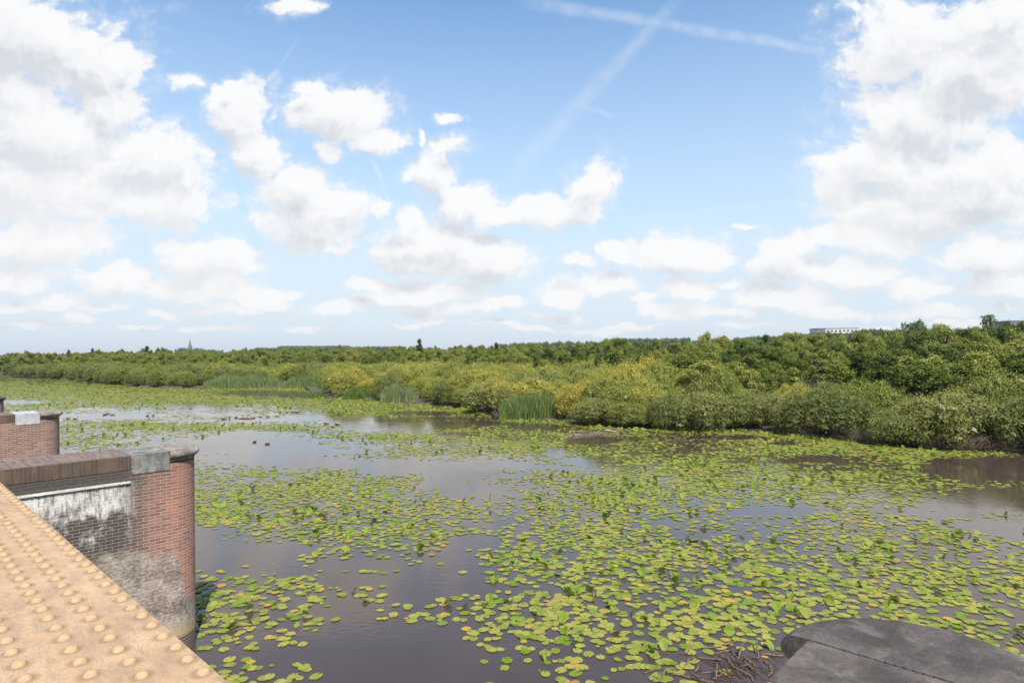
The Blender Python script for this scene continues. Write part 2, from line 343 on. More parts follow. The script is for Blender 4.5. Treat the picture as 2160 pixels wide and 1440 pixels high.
def coping_mat():
    m, q, bs, out = material("soldier_brick")
    uv = q.new('ShaderNodeUVMap').outputs[0]; s = q.sep(uv)
    vv = q.xyz(s[1], s[0], 0)
    bt = q.new('ShaderNodeTexBrick'); q.put(bt.inputs['Vector'], vv); bt.offset = 0.0
    bt.inputs['Scale'].default_value = 1; bt.inputs['Brick Width'].default_value = 0.225; bt.inputs['Row Height'].default_value = 0.046
    bt.inputs['Mortar Size'].default_value = 0.005; bt.inputs['Mortar Smooth'].default_value = 0.4
    bt.inputs['Color1'].default_value = (0, 0, 0, 1); bt.inputs['Color2'].default_value = (1, 1, 1, 1)
    a = q.ramp(bt.outputs['Color'], [(0, (0.075, 0.048, 0.035)), (0.5, (0.13, 0.075, 0.05)), (1, (0.19, 0.10, 0.06))])
    n1 = q.noise(uv, 4, 5, 0.65); n2 = q.noise(uv, 40, 4, 0.7)
    topf = q.mr(s[1], 0.0, 0.01)
    col = q.mix(q.mr(n1, 0.35, 0.65, 0.2, 0.85), a, (0.058, 0.045, 0.034))
    col = q.mix(q.math('MULTIPLY', topf, 0.7), col, q.mix(q.math('MULTIPLY', bt.outputs['Color'], 0.8), (0.12, 0.075, 0.06), (0.27, 0.19, 0.16)))
    col = q.mix(q.math('MULTIPLY', q.mr(bt.outputs['Fac'], 0, 1), q.math('MULTIPLY_ADD', topf, 0.4, 0.3)), col, (0.27, 0.23, 0.20))
    col = q.mix(q.mr(n2, 0.6, 0.75, 0, 0.6), col, (0.30, 0.24, 0.13))
    q.put(bs.inputs['Base Color'], col); bs.inputs['Roughness'].default_value = 0.9
    b_ = q.new('ShaderNodeBump'); b_.inputs['Distance'].default_value = 0.006; q.put(b_.inputs['Height'], q.math('MULTIPLY_ADD', bt.outputs['Fac'], -0.8, n2)); q.l.new(b_.outputs[0], bs.inputs['Normal'])
    return m
M_coping = coping_mat()
def stone_mat(name, a, b, spots=(0.6, 0.56, 0.5), lichen=0.25, streaky=True):
    m, q, bs, out = material(name); co = q.new('ShaderNodeTexCoord').outputs['Object']
    n1 = q.noise(co, 3, 6, 0.65); n2 = q.noise(co, 55, 5, 0.75); n3 = q.noise(q.vec('MULTIPLY', co, (1, 1, 0.25)), 12, 5, 0.6)
    col = q.mix(q.mr(q.math('MULTIPLY_ADD', n3, 0.5, q.math('MULTIPLY', n1, 0.5)) if streaky else n1, 0.35, 0.65), a, b)
    col = q.mix(q.mr(n2, 0.35, 0.7, 0.0, 0.5), col, tuple(x * 0.55 for x in a))
    col = q.mix(q.mr(q.noise(co, 22, 5, 0.8), 0.62, 0.72, 0, lichen), col, spots)
    col = q.mix(q.math('MULTIPLY', q.mr(q.noise(co, 130, 2, 0.5), 0.66, 0.70), 0.35), col, spots)
    col = q.mix(q.mr(q.noise(co, 6, 7, 0.75, dist=0.6), 0.50, 0.66, 0, 0.55), col, tuple(x * 1.5 for x in b))
    q.put(bs.inputs['Base Color'], col); bs.inputs['Roughness'].default_value = 0.9; bs.inputs['Specular IOR Level'].default_value = 0.2
    b_ = q.new('ShaderNodeBump'); b_.inputs['Distance'].default_value = 0.005; q.put(b_.inputs['Height'], q.math('MULTIPLY_ADD', n2, 0.7, n1)); q.l.new(b_.outputs[0], bs.inputs['Normal'])
    return m
M_stone_weather = stone_mat("weathered_stone", (0.13, 0.11, 0.09), (0.36, 0.31, 0.26), (0.40, 0.28, 0.12), 0.6)
M_stone_grey = stone_mat("grey_stone", (0.10, 0.092, 0.08), (0.27, 0.262, 0.245), (0.6, 0.6, 0.58), 0.3)
M_stone_white = stone_mat("white_stone", (0.33, 0.33, 0.32), (0.45, 0.45, 0.44), (0.45, 0.45, 0.42), 0.2)
M_stone_dark = stone_mat("dark_slate_stone", (0.062, 0.050, 0.044), (0.122, 0.101, 0.090), (0.26, 0.23, 0.21), 0.5, False)
M_mortar = stone_mat("lime_mortar", (0.50, 0.47, 0.41), (0.75, 0.71, 0.63), (0.3, 0.3, 0.28), 0.3)

HC = 3.10      # top of the pier heads
RN = 0.46
def prism(outline, z0, z1, us, name, mat, parent, u_top=None):
    """vertical walls over an outline (list of (n,t)) with a metric UV map: u=given arc length, v=height"""
    k = len(outline); V = []; Fs = []; UV = []
    for i in range(k - 1):
        (a, b), (c, d_) = outline[i], outline[i + 1]; o = len(V)
        V += [(a, b, z0), (c, d_, z0), (c, d_, z1), (a, b, z1)]; Fs.append((o, o + 1, o + 2, o + 3))
        UV += [(us[i], z0), (us[i + 1], z0), (us[i + 1], z1), (us[i], z1)]
    o = len(V); V += [(a, b, z1) for a, b in outline]; Fs.append(tuple(range(o, o + k))); UV += [(a, b) for a, b in outline]
    me = py_mesh(name, V, Fs); lay = me.uv_layers.new(name="UVMap")
    for p in me.polygons:
        for li in p.loop_indices: lay.data[li].uv = UV[me.loops[li].vertex_index]
    return link(name, me, parent, mat)
def head_outline(n0, n1, r, steps=22):
    out_ = [(n0, -r), (n1, -r)] + [(n1 + r * math.sin(math.pi * i / steps), -r * math.cos(math.pi * i / steps)) for i in range(1, steps)] + [(n1, r), (n0, r)]
    us = [0.0]
    for a, b in zip(out_, out_[1:]): us.append(us[-1] + math.dist(a, b))
    return out_, [x + n0 for x in us]
NC = 3.19
def pier(T0, label, mats, cap_r=0.53, dark=False):
    brick, cop, slab_m, cap_m = mats
    e = empty("bridge_pier"); e.matrix_world = BR @ Matrix.Translation((0, T0, 0))
    tag(e, label, "bridge pier", "brick piers standing in the lake beside the bridge")
    o, u = head_outline(0.72, NC, RN)
    prism(o, -0.8, HC - 0.29, u, "brick_body", brick, e)
    MB().box(-3.2, 0.715, -RN - 0.1, RN + 0.1, -0.8, 2.18).build("bearing_block", M_stone_grey, e)
    prism([(0.72, -RN), (2.657, -RN), (2.657, RN), (0.72, RN), (0.72, -RN)], HC - 0.287, HC - 0.215, [0.72, 2.66, 3.58, 5.5, 6.4], "brick_band", brick, e)
    # nose band under the cap
    on, un = head_outline(3.165, NC, RN)
    prism(on, HC - 0.287, HC - 0.19, un, "brick_band", brick, e)
    # coping of bricks set on end
    V = []; Fs = []; UV = []; r = RN + 0.006; z0, z1 = HC - 0.213, HC - 0.004
    def quad(ps, uvs):
        b = len(V); V.extend(ps); UV.extend(uvs); Fs.append((b, b + 1, b + 2, b + 3))
    for k in range(40):
        a = 0.72 + (2.655 - 0.72) * k / 40; b = 0.72 + (2.655 - 0.72) * (k + 1) / 40
        quad([(a, -r, z0), (b, -r, z0), (b, -r, z1 - .012), (a, -r, z1 - .012)], [(a, -0.22), (b, -0.22), (b, -0.012), (a, -0.012)])
        quad([(a, -r, z1 - .012), (b, -r, z1 - .012), (b, -r + .012, z1), (a, -r + .012, z1)], [(a, -0.012), (b, -0.012), (b, 0.0), (a, 0.0)])
        quad([(a, -r + .012, z1), (b, -r + .012, z1), (b, r, z1), (a, r, z1)], [(a, 0.012), (b, 0.012), (b, 0.93), (a, 0.93)])
        quad([(b, r, z0), (a, r, z0), (a, r, z1), (b, r, z1)], [(b, -0.22), (a, -0.22), (a, 0), (b, 0)])
    quad([(0.72, r, z0), (0.72, -r, z0), (0.72, -r, z1), (0.72, r, z1)], [(0, -0.2), (0.9, -0.2), (0.9, 0), (0, 0)])
    me = py_mesh("brick_coping", V, Fs); lay = me.uv_layers.new(name="UVMap")
    for p in me.polygons:
        for li in p.loop_indices: lay.data[li].uv = UV[me.loops[li].vertex_index]
    link("brick_coping", me, e, cop)
    # mortar ledge below the coping, and the thicker wall foot
    lb = MB(); L0 = 0.72; k = 60
    for i in range(k):
        a = L0 + (2.64 - L0) * i / k; b = L0 + (2.64 - L0) * (i + 1) / k; j = R.uniform(-.004, .006)
        lb.box(a, b - 0.0005, -RN - 0.034 + j, -RN - 0.002, HC - 0.40, HC - 0.372 + j * 0.5)
    if brick is M_brick_a: lb.build("mortar_ledge", M_mortar, e)
    # stone block
    sb = MB(); rs = RN + 0.012
    sb.box(2.66, 3.16, -rs, rs, HC - 0.288, HC)
    so = sb.build("stone_block", slab_m, e)
    bv = so.modifiers.new("bevel", 'BEVEL'); bv.width = 0.008; bv.segments = 2
    # half-round cap: revolved profile
    prof = [(0.0, HC + 0.004), (cap_r - 0.09, HC + 0.002), (cap_r - 0.05, HC - 0.004), (cap_r - 0.018, HC - 0.022), (cap_r, HC - 0.055), (cap_r, HC - 0.085), (cap_r - 0.02, HC - 0.115), (cap_r - 0.05, HC - 0.128), (RN + 0.012, HC - 0.135),
            (RN + 0.008, HC - 0.168), (RN - 0.03, HC - 0.170), (0.0, HC - 0.170)]
    n0 = 3.163; V = []; st = 40
    ext = NC - n0
    angs = [(-90, -ext)] + [(-90 + 180 * i / st, 0.0) for i in range(st + 1)] + [(90, -ext)]
    for an, dx in angs:
        a_ = math.radians(an); rr = 1.0
        for (pr, pz) in prof: V.append((NC + dx + math.cos(a_) * pr * rr, math.sin(a_) * pr * rr, pz))
    m_ = len(prof); Fs = []
    for i in range(len(angs) - 1):
        for j in range(m_ - 1): Fs.append((i * m_ + j, i * m_ + j + 1, (i + 1) * m_ + j + 1, (i + 1) * m_ + j))
    Fs.append(tuple(range(m_))); Fs.append(tuple((len(angs) - 1) * m_ + j for j in reversed(range(m_))))
    co = link("cap_stone", py_mesh("cap_stone", V, Fs, True), e, cap_m)
    es = co.modifiers.new("edges", 'EDGE_SPLIT'); es.split_angle = math.radians(50)
    if dark:
        jm = MB()
        for i in range(26):
            y0 = -rs + 2 * rs * i / 26; jm.box(3.159 + R.uniform(-.002, .001), 3.165 + R.uniform(-.001, .003), y0, y0 + 2 * rs / 26 * R.uniform(.7, 1), HC - 0.02, HC + 0.0055)
        jm.build("mortar_joint", M_mortar_dark, e)
    return e
M_mortar_dark = simple("old_joint_mortar", (0.10, 0.088, 0.078), 0.95, 0.4, 40)
M_red = simple("red_brick", (0.22, 0.10, 0.07), 0.9, 0.4, 30)
pier(0.56, "pier with dark slate coloured round cap, beside the floating sticks", (M_brick_b, M_coping, M_stone_dark, M_stone_dark), 0.60, True)
pier(10.58, "red and grey pier with white lime stains, next to the yellow girder", (M_brick_a, M_coping, M_stone_grey, M_stone_weather))
pier(20.38, "brown brick pier with clean white stone block, behind the lime stained pier", (M_brick_b, M_coping, M_stone_white, M_stone_weather))
pier(29.9, "farthest dark pier, only its rounded cap showing at the picture's edge", (M_brick_b, M_coping, M_stone_grey, M_stone_dark))

# ---- riveted girder
def paint_mat(name, a, b, dirt, rings=False):
    m, q, bs, out = material(name); co = q.new('ShaderNodeTexCoord').outputs['Object']
    n1 = q.noise(co, 5, 6, 0.65); n2 = q.noise(co, 160, 4, 0.75); n3 = q.noise(q.vec('MULTIPLY', co, (1, 0.3, 1)), 22, 5, 0.7)
    col = q.mix(q.mr(n1, 0.3, 0.7), a, b)
    col = q.mix(q.mr(q.math('MULTIPLY_ADD', n2, 0.55, q.math('MULTIPLY', n3, 0.5)), 0.44, 0.68, 0.0, dirt), col, (0.27, 0.19, 0.13))
    col = q.mix(q.mr(q.noise(co, 75, 3, 0.6), 0.70, 0.76, 0, dirt), col, (0.16, 0.11, 0.06))
    col = q.mix(q.mr(q.noise(co, 14, 4, 0.6), 0.70, 0.74, 0, 0.8), col, (0.50, 0.29, 0.02))
    if rings:
        sp_ = q.sep(co); ft = q.math('MULTIPLY', q.math('SUBTRACT', q.math('FRACT', q.math('ADD', q.math('DIVIDE', q.math('SUBTRACT', sp_[1], 1.86), 0.1054), 0.5)), 0.5), 0.1054); dn = None
        for rn_ in (0.6265, 0.510, 0.415, 0.293):
            a_ = q.math('ABSOLUTE', q.math('SUBTRACT', sp_[0], rn_)); dn = a_ if dn is None else q.math('MINIMUM', dn, a_)
        rd = q.math('ADD', q.vec('LENGTH', q.xyz(dn, ft, 0)), q.math('MULTIPLY', q.math('SUBTRACT', n3, 0.5), 0.03))
        col = q.mix(q.mr(rd, 0.040, 0.020, 0, 0.62), col, (0.20, 0.125, 0.06))
    scf = q.noise(q.vec('MULTIPLY', co, (2.2, 1, 1)), 60, 8, 0.85); col = q.mix(q.mr(scf, 0.50, 0.58, 0, 0.7 * dirt), col, (0.30, 0.20, 0.13))
    q.put(bs.inputs['Base Color'], col); bs.inputs['Roughness'].default_value = 0.8; bs.inputs['Specular IOR Level'].default_value = 0.25
    b_ = q.new('ShaderNodeBump'); b_.inputs['Distance'].default_value = 0.0012; q.put(b_.inputs['Height'], q.math('ADD', n2, n3)); q.l.new(b_.outputs[0], bs.inputs['Normal'])
    return m
M_paint = paint_mat("ochre_paint", (0.42, 0.262, 0.145), (0.53, 0.35, 0.205), 1.0, True)
M_rivet = paint_mat("rivet_paint", (0.43, 0.275, 0.145), (0.49, 0.335, 0.19), 0.8)
DG = 0.85; ZT = EYE - DG; NE = 0.654
gd = empty("bridge_girder"); gd.matrix_world = BR
tag(gd, "riveted steel bridge girder painted pale ochre yellow, lying across the near corner", "girder")
def plate(t0, t1, z0, z1, n0=0.15, n1=NE):
    o = MB().box(n0, n1, t0, t1, z0, z1).build("flange_plate", M_paint, gd); bv = o.modifiers.new("bevel", 'BEVEL'); bv.width = 0.002; bv.segments = 2; return o
plate(-4, 4.168, ZT - 0.012, ZT); plate(4.178, 16, ZT - 0.012, ZT - 0.004)
plate(-4, 16, ZT - 0.027, ZT - 0.0125, 0.155, NE - 0.006)
MB().box(0.395, 0.409, -4, 16, 2.45, ZT - 0.027).build("web_plate", M_paint, gd)
MB().box(0.2, 0.6, -4, 16, 2.43, 2.449).build("bottom_flange", M_paint, gd)
def rivet_mesh(var):
    V = []; Fs = []; rr = 0.0185; k = 16; rings = [(1.0, 0.0), (0.97, 0.2), (0.84, 0.52), (0.62, 0.78), (0.33, 0.95)]
    rg = random.Random(var)
    for (a, z) in rings:
        for j in range(k):
            an = 2 * math.pi * j / k; w_ = 1 + (rg.uniform(-.06, .06) if var else 0)
            V.append((math.cos(an) * a * rr * w_, math.sin(an) * a * rr * w_, z * 0.014))
    V.append((0, 0, 0.0143))
    for i in range(len(rings) - 1):
        for j in range(k): Fs.append((i * k + j, i * k + (j + 1) % k, (i + 1) * k + (j + 1) % k, (i + 1) * k + j))
    for j in range(k): Fs.append(((len(rings) - 1) * k + j, (len(rings) - 1) * k + (j + 1) % k, len(V) - 1))
    me = py_mesh("rivet", V, Fs, True); me.materials.append(M_rivet); return me
RV = [rivet_mesh(0), rivet_mesh(1), rivet_mesh(2), rivet_mesh(3)]
rest = MB()
for ri, rn in enumerate((0.6265, 0.510, 0.415, 0.293, 0.19)):
    for k in range(-50, 130):
        t = 1.860 + 0.1054 * k + R.uniform(-.003, .003)
        if abs(t - 4.17) < 0.03: continue
        zz = ZT if t < 4.17 else ZT - 0.004
        p = BR @ Vector((rn, t, zz))
        ok = False
        if p.y > 0.3:
            X, Y = to_px(*p); ok = -15 < X < 700 and Y < 1460 and t < 5.9
        jn = R.uniform(-.002, .002)
        if ok:
            me = RV[R.choice((0, 0, 0, 1, 2, 3))]; o = link("rivet", me, gd)
            o.location = (rn + jn, t, zz - 0.0003); o.rotation_euler = (R.uniform(-.04, .04), R.uniform(-.04, .04), R.uniform(0, 6.28))
            o['group'] = "rivets in rows along the girder"
        else:
            b = len(rest.V); me = RV[0]
            rest.V += [(v.co.x + rn, v.co.y + t, v.co.z + zz) for v in me.vertices]; rest.F += [tuple(b + i for i in p_.vertices) for p_ in me.polygons]
ro = rest.build("rivets", M_rivet, gd, True); ro['kind'] = "stuff"

# ------------------------------------------------------------------ foliage materials
def leaf_mat(name, stops, bright=1.0, rough=0.5, trans=0.16):
    m, q, bs, out = material(name)
    oi = q.new('ShaderNodeObjectInfo'); at = q.new('ShaderNodeAttribute', attribute_name='v').outputs['Fac']
    f = q.mix(q.math('GREATER_THAN', oi.outputs['Object Index'], 0.5), oi.outputs['Random'], q.math('DIVIDE', oi.outputs['Object Index'], 100.0))
    f = q.new('ShaderNodeSeparateColor'); 
    f_a = q.math('GREATER_THAN', oi.outputs['Object Index'], 0.5)
    idx = q.math('DIVIDE', oi.outputs['Object Index'], 100.0)
    fac = q.math('ADD', q.math('MULTIPLY', f_a, idx), q.math('MULTIPLY', q.math('SUBTRACT', 1.0, f_a), oi.outputs['Random']))
    base = q.ramp(fac, [(p_, tuple(x * 0.88 for x in c_)) for p_, c_ in stops])
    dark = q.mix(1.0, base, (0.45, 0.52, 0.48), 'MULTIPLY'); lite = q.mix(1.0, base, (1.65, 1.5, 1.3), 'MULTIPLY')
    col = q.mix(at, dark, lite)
    df = q.new('ShaderNodeBsdfDiffuse'); q.put(df.inputs[0], col)
    tl = q.new('ShaderNodeBsdfTranslucent'); q.put(tl.inputs[0], q.mix(1.0, col, (1.1, 1.25, 0.6), 'MULTIPLY'))
    gl = q.new('ShaderNodeBsdfGlossy'); gl.inputs['Roughness'].default_value = rough; gl.inputs['Color'].default_value = (0.5, 0.5, 0.5, 1)
    a = q.new('ShaderNodeMixShader'); a.inputs[0].default_value = trans; q.l.new(df.outputs[0], a.inputs[1]); q.l.new(tl.outputs[0], a.inputs[2])
    b = q.new('ShaderNodeMixShader'); b.inputs[0].default_value = 0.05; q.l.new(a.outputs[0], b.inputs[1]); q.l.new(gl.outputs[0], b.inputs[2])
    q.l.new(b.outputs[0], out.inputs[0]); return m
M_willow = leaf_mat("willow_leaves", [(0.0, (0.15, 0.18, 0.045)), (0.25, (0.21, 0.235, 0.07)), (0.45, (0.25, 0.26, 0.075)), (0.62, (0.17, 0.215, 0.035)), (0.78, (0.27, 0.29, 0.06)), (0.93, (0.34, 0.325, 0.065)), (1.0, (0.39, 0.33, 0.06))])
M_alder = leaf_mat("alder_leaves", [(0.0, (0.065, 0.10, 0.014)), (0.3, (0.115, 0.155, 0.02)), (0.6, (0.18, 0.22, 0.03)), (0.85, (0.235, 0.26, 0.05)), (1.0, (0.31, 0.32, 0.075))])
M_poplar = leaf_mat("far_tree_leaves", [(0.0, (0.11, 0.17, 0.065)), (0.5, (0.15, 0.22, 0.085)), (1.0, (0.21, 0.27, 0.11))])
M_reed = leaf_mat("reed_leaves", [(0.0, (0.13, 0.21, 0.035)), (0.5, (0.19, 0.26, 0.09)), (1.0, (0.25, 0.30, 0.15))], trans=0.4)
M_bark = simple("bark", (0.13, 0.105, 0.08), 0.95, 0.4, 8)
M_heap = simple("grey_brown_twigs", (0.16, 0.115, 0.085), 0.9, 0.4, 8)
M_twig = simple("grey_twigs", (0.20, 0.165, 0.14), 0.95, 0.3, 8)

def leaves(pos, nrm, ln, wd, rs_, upright=0.0):
    """rhombic leaves: returns V, F, v attribute"""
    n = len(pos)
    rv = rs_.normal(size=(n, 3)); rv[:, 2] += upright
    ax = rv - nrm * np.sum(rv * nrm, 1, keepdims=True); ax /= np.linalg.norm(ax, axis=1, keepdims=True) + 1e-9
    sd = np.cross(nrm, ax); s = rs_.uniform(0.7, 1.3, (n, 1))
    V = np.stack([pos - ax * ln * s, pos - sd * wd * s, pos + ax * ln * s, pos + sd * wd * s], 1).reshape(-1, 3)
    Fc = np.arange(n * 4)
    return V, Fc, np.repeat(rs_.uniform(0, 1, n), 4)
def crown_points(lobes, n, rs_, shell=0.3, rnd=0.8, down=0.35, fuzz=0.10):
    """lobes: (cx,cy,cz,rx,ry,rz)"""
    L = np.array(lobes, float); ar = (L[:, 3] * L[:, 5]) ; pr = ar / ar.sum()
    idx = rs_.choice(len(L), n, p=pr); dv = rs_.normal(size=(n, 3)); dv /= np.linalg.norm(dv, axis=1, keepdims=True)
    fl = (dv[:, 2] < -0.2) & (rs_.uniform(size=n) > down); dv[fl, 2] *= -1
    rad = 1 - shell * rs_.uniform(0, 1, (n, 1)) ** 1.6 + rs_.exponential(fuzz, (n, 1))
    pos = L[idx, :3] + dv * L[idx, 3:6] * rad
    nr = dv + rs_.normal(size=(n, 3)) * rnd; nr /= np.linalg.norm(nr, axis=1, keepdims=True)
    return pos, nr
def shrub_lobes(rs_, r, hgt, k):
    lob = []
    for i in range(k):
        a = rs_.uniform(0, 6.28); q_ = math.sqrt(rs_.uniform(0, 1)) * r * 0.8
        top = hgt * (0.97 - 0.38 * (q_ / r) ** 2) * rs_.uniform(0.84, 1.05)
        s = rs_.uniform(0.30, 0.62) * (1 if i % 3 else 1.35); c = top - s * 0.8
        lob.append((q_ * math.cos(a), q_ * math.sin(a), c, s, s, s * 0.85))
        if q_ > r * 0.4:
            for z_ in (c - s * 1.1, c - s * 2.1):
                if z_ > 0.1: lob.append((q_ * 1.12 * math.cos(a), q_ * 1.12 * math.sin(a), max(z_, 0.35), s * 0.95, s * 0.95, s * 0.85))
    return lob
def make_shrub_meshes(seed, r, hgt, k, n, ln, wd):
    rs_ = np.random.default_rng(seed)
    lob = shrub_lobes(rs_, r, hgt, k); pos, nr = crown_points(lob, n, rs_, 0.32, 0.65, .35, 0.075)
    pos[:, 2] = np.maximum(pos[:, 2], 0.04)
    # upright sprays breaking the outline
    ns = n // 4; j = rs_.choice(n, ns); p2 = pos[j].copy(); hi = p2[:, 2] > hgt * 0.35; p2 = p2[hi]; p2 += np.c_[rs_.normal(0, .05, (len(p2), 2)), rs_.exponential(0.14, len(p2))]
    nr2 = rs_.normal(size=(len(p2), 3)); nr2[:, 2] *= 0.3; nr2 /= np.linalg.norm(nr2, axis=1, keepdims=True)
    V1, F1, a1 = leaves(pos, nr, ln, wd, rs_, 0.6); V2, F2, a2 = leaves(p2, nr2, ln * 1.3, wd * 0.8, rs_, 2.0)
    # coarse inner leaves close the crown, tinted darker to paint its inner shade
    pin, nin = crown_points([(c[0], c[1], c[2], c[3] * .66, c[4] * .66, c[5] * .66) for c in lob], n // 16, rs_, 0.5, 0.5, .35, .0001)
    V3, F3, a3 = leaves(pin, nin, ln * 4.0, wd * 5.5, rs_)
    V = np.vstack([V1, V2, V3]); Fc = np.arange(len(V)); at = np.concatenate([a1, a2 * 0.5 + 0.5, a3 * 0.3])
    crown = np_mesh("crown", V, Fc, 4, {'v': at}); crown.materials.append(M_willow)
    mb = MB(); rg = random.Random(seed)
    for _ in range(9):
        a = rg.uniform(0, 6.28); q_ = rg.uniform(.5, .95) * r; x, y = math.cos(a) * q_, math.sin(a) * q_
        mb.tube([(x * .15, y * .15, -0.1), (x * .5, y * .5, hgt * .35), (x * .85, y * .85, hgt * rg.uniform(.55, .8))], [0.05, 0.035, 0.012], 5)
    st = py_mesh("stems", mb.V, mb.F, True); st.materials.append(M_bark)
    return crown, st
SH = [make_shrub_meshes(s, r, hh, k, 24000, 0.042, 0.018) for s, r, hh, k in ((1, 1.9, 3.0, 36), (2, 2.2, 3.1, 46), (3, 1.6, 2.8, 30), (4, 2.4, 3.0, 54), (5, 1.8, 3.2, 38))]

def make_tree_meshes(seed, hgt, r, n, mat, style='round', ln=0.085, wd=0.06):
    rs_ = np.random.default_rng(seed); rg = random.Random(seed); lob = []; mb = MB()
    mb.tube([(0, 0, -0.2), (0.05, 0.02, hgt * .3), (-.04, 0.05, hgt * .6), (0.02, 0, hgt * .93)], [0.02 * hgt, 0.015 * hgt, 0.009 * hgt, 0.003 * hgt], 6)
    kk = 46 if style != 'cone' else 40
    for i in range(kk):
        z = hgt * (0.22 + 0.75 * (i + rg.random()) / kk); f = z / hgt
        prof = {'round': math.sqrt(max(0.03, 1 - ((f - .52) / .5) ** 2)), 'cone': max(.08, 1.12 - f) * 1.15, 'open': math.sqrt(max(0.05, 1 - ((f - .6) / .45) ** 2))}[style]
        a = rg.uniform(0, 6.28); q_ = r * prof * rg.uniform(.35, .88); s = r * rg.uniform(.13, .27) * (0.6 + 0.4 * prof)
        x, y = math.cos(a) * q_, math.sin(a) * q_; lob.append((x, y, z, s, s, s * (.72 if style == 'cone' else rg.uniform(.8, 1.5))))
        mb.tube([(0, 0, max(.1, z - q_ * .7)), (x * .6, y * .6, z - q_ * .15), (x, y, z)], [.006 * hgt, .004 * hgt, .0015 * hgt], 4)
    lob.append((0, 0, hgt * .93, r * .2, r * .2, hgt * .07))
    pos, nr = crown_points(lob, n, rs_, 0.6, 0.8, 0.6, 0.16)
    V1, F1, a1 = leaves(pos, nr, ln, wd, rs_)
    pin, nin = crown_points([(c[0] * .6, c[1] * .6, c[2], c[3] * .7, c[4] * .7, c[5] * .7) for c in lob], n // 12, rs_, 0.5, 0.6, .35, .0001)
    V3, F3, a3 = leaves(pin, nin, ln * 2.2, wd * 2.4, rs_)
    V = np.vstack([V1, V3]); crown = np_mesh("crown", V, np.arange(len(V)), 4, {'v': np.concatenate([a1, a3 * .3])}); crown.materials.append(mat)  # inner leaves get the dark tint: crown shade put into leaf colour
    tk = py_mesh("trunk", mb.V, mb.F, True); tk.materials.append(M_bark)
    return crown, tk, hgt
TR = [make_tree_meshes(21, 6.0, 1.9, 22000, M_alder, 'round', .055, .04), make_tree_meshes(22, 6.0, 1.4, 18000, M_alder, 'cone', .055, .04), make_tree_meshes(23, 6.0, 2.2, 22000, M_alder, 'round', .055, .04),
      make_tree_meshes(24, 6.0, 1.15, 12000, M_alder, 'open', .052, .036), make_tree_meshes(25, 6.0, 2.0, 20000, M_alder, 'open', .055, .04)]
FARC = [make_tree_meshes(31, 14.0, 5.2, 7000, M_poplar, 'round', 0.25, 0.19), make_tree_meshes(32, 14.0, 4.2, 6000, M_poplar, 'round', 0.25, 0.19)]

# ------------------------------------------------------------------ plant layout
def landmark(X):
    for lim, t in ((60, "at the lake's far left"), (250, "left of church spire"), (430, "below church spire"), (600, "behind the inlet reeds"), (700, "beside the inlet mouth"),
                   (800, "left of pale reeds"), (890, "around pale reeds"), (1040, "left of tall reeds"), (1200, "behind tall reeds"), (1330, "behind the twig heap"),
                   (1520, "around thin reeds"), (1700, "left of white block"), (1830, "below white block"), (2000, "right of white block"), (9999, "near the tall birch")):
        if X < lim: return t
ORD = ["first", "second", "third", "fourth", "fifth", "sixth", "seventh", "eighth", "ninth", "tenth", "eleventh", "twelfth", "thirteenth", "fourteenth", "fifteenth", "sixteenth", "seventeenth", "eighteenth", "nineteenth", "twentieth"]
def tint_word(ix, kind):
    f = ix / 100
    if kind == 'w': return "olive green" if f < .2 else "grey green" if f < .4 else "pale green" if f < .55 else "fresh green" if f < .7 else "yellow green" if f < .86 else "golden yellow"
    return "dark green" if f < .3 else "deep green" if f < .6 else "mid green" if f < .85 else "light green"

shrubs = []; X = -60.0; outer_s = []; outer_t = []
def clear_reeds(X, d, top=False):
    return True
REEDS = [  # x0, x1, base y, height m, depth m, label
    (1052, 1188, 885, 1.75, 3.2, "tall bright green reed clump jutting out at the waterline, the largest one", 0.42),
    (802, 880, 850, 1.75, 3.0, "pale green feathery reed clump at the waterline, with dark sedge at its foot", 0.95),
    (432, 592, 818.5, 2.1, 6.0, "long pale reed bed behind the dark open inlet", 0.75),
    (596, 690, 818.5, 1.7, 5.0, "low reed bed between yellow shrubs behind the inlet", 0.6),
    (722, 796, 843, 1.3, 2.4, "low dark green sedge beside the pale reed clump", 0.05),
    (652, 682, 839, 0.8, 1.6, "small dark tuft of sedge on the tip of the promontory", 0.02),
    (1392, 1470, 906, 1.9, 1.6, "thin pale reeds standing in front of dark willow shrubs", 0.9),
    (1488, 1530, 908, 2.0, 1.4, "narrow tuft of pale reeds between two willow shrubs", 0.85),
    (180, 205, 804, 1.6, 3.0, "far blue green reed tuft on the left bank", 0.8),
    (120, 140, 799, 1.4, 3.0, "farthest small reed tuft on the left bank", 0.5)]
d = None
row = 0
for X0 in [0]:
    # rows parallel to the bank, columns by angle
    k = 0
    for row in range(60):
        Xc = -400 + R.uniform(0, 30)
        while Xc < 3150:
            db = dist_of(Xc, bank_y(Xc)); sp = 1.75 + 0.010 * db
            dd = db + 0.65 + row * sp * 1.15 + R.uniform(-.55, .55)
            d1 = min(max(db + 4.5, -1.35 * F / (horizon(Xc) - belt(Xc)) if horizon(Xc) < belt(Xc) else 200), 175)
            if dd < d1 and dd > db + 0.3:
                inreed = any(x0 - 8 < Xc < x1 + 8 and dd < dist_of((x0 + x1) / 2, by_) + dp for x0, x1, by_, hh, dp, lb, tn in REEDS[:6])
                if not inreed: (shrubs if -90 < Xc < 2290 else outer_s).append((Xc, dd, row))
            Xc += sp * F / dd * R.uniform(.9, 1.2)
def size_key(t): return t[1]
shrubs.sort(key=size_key)
trees = []
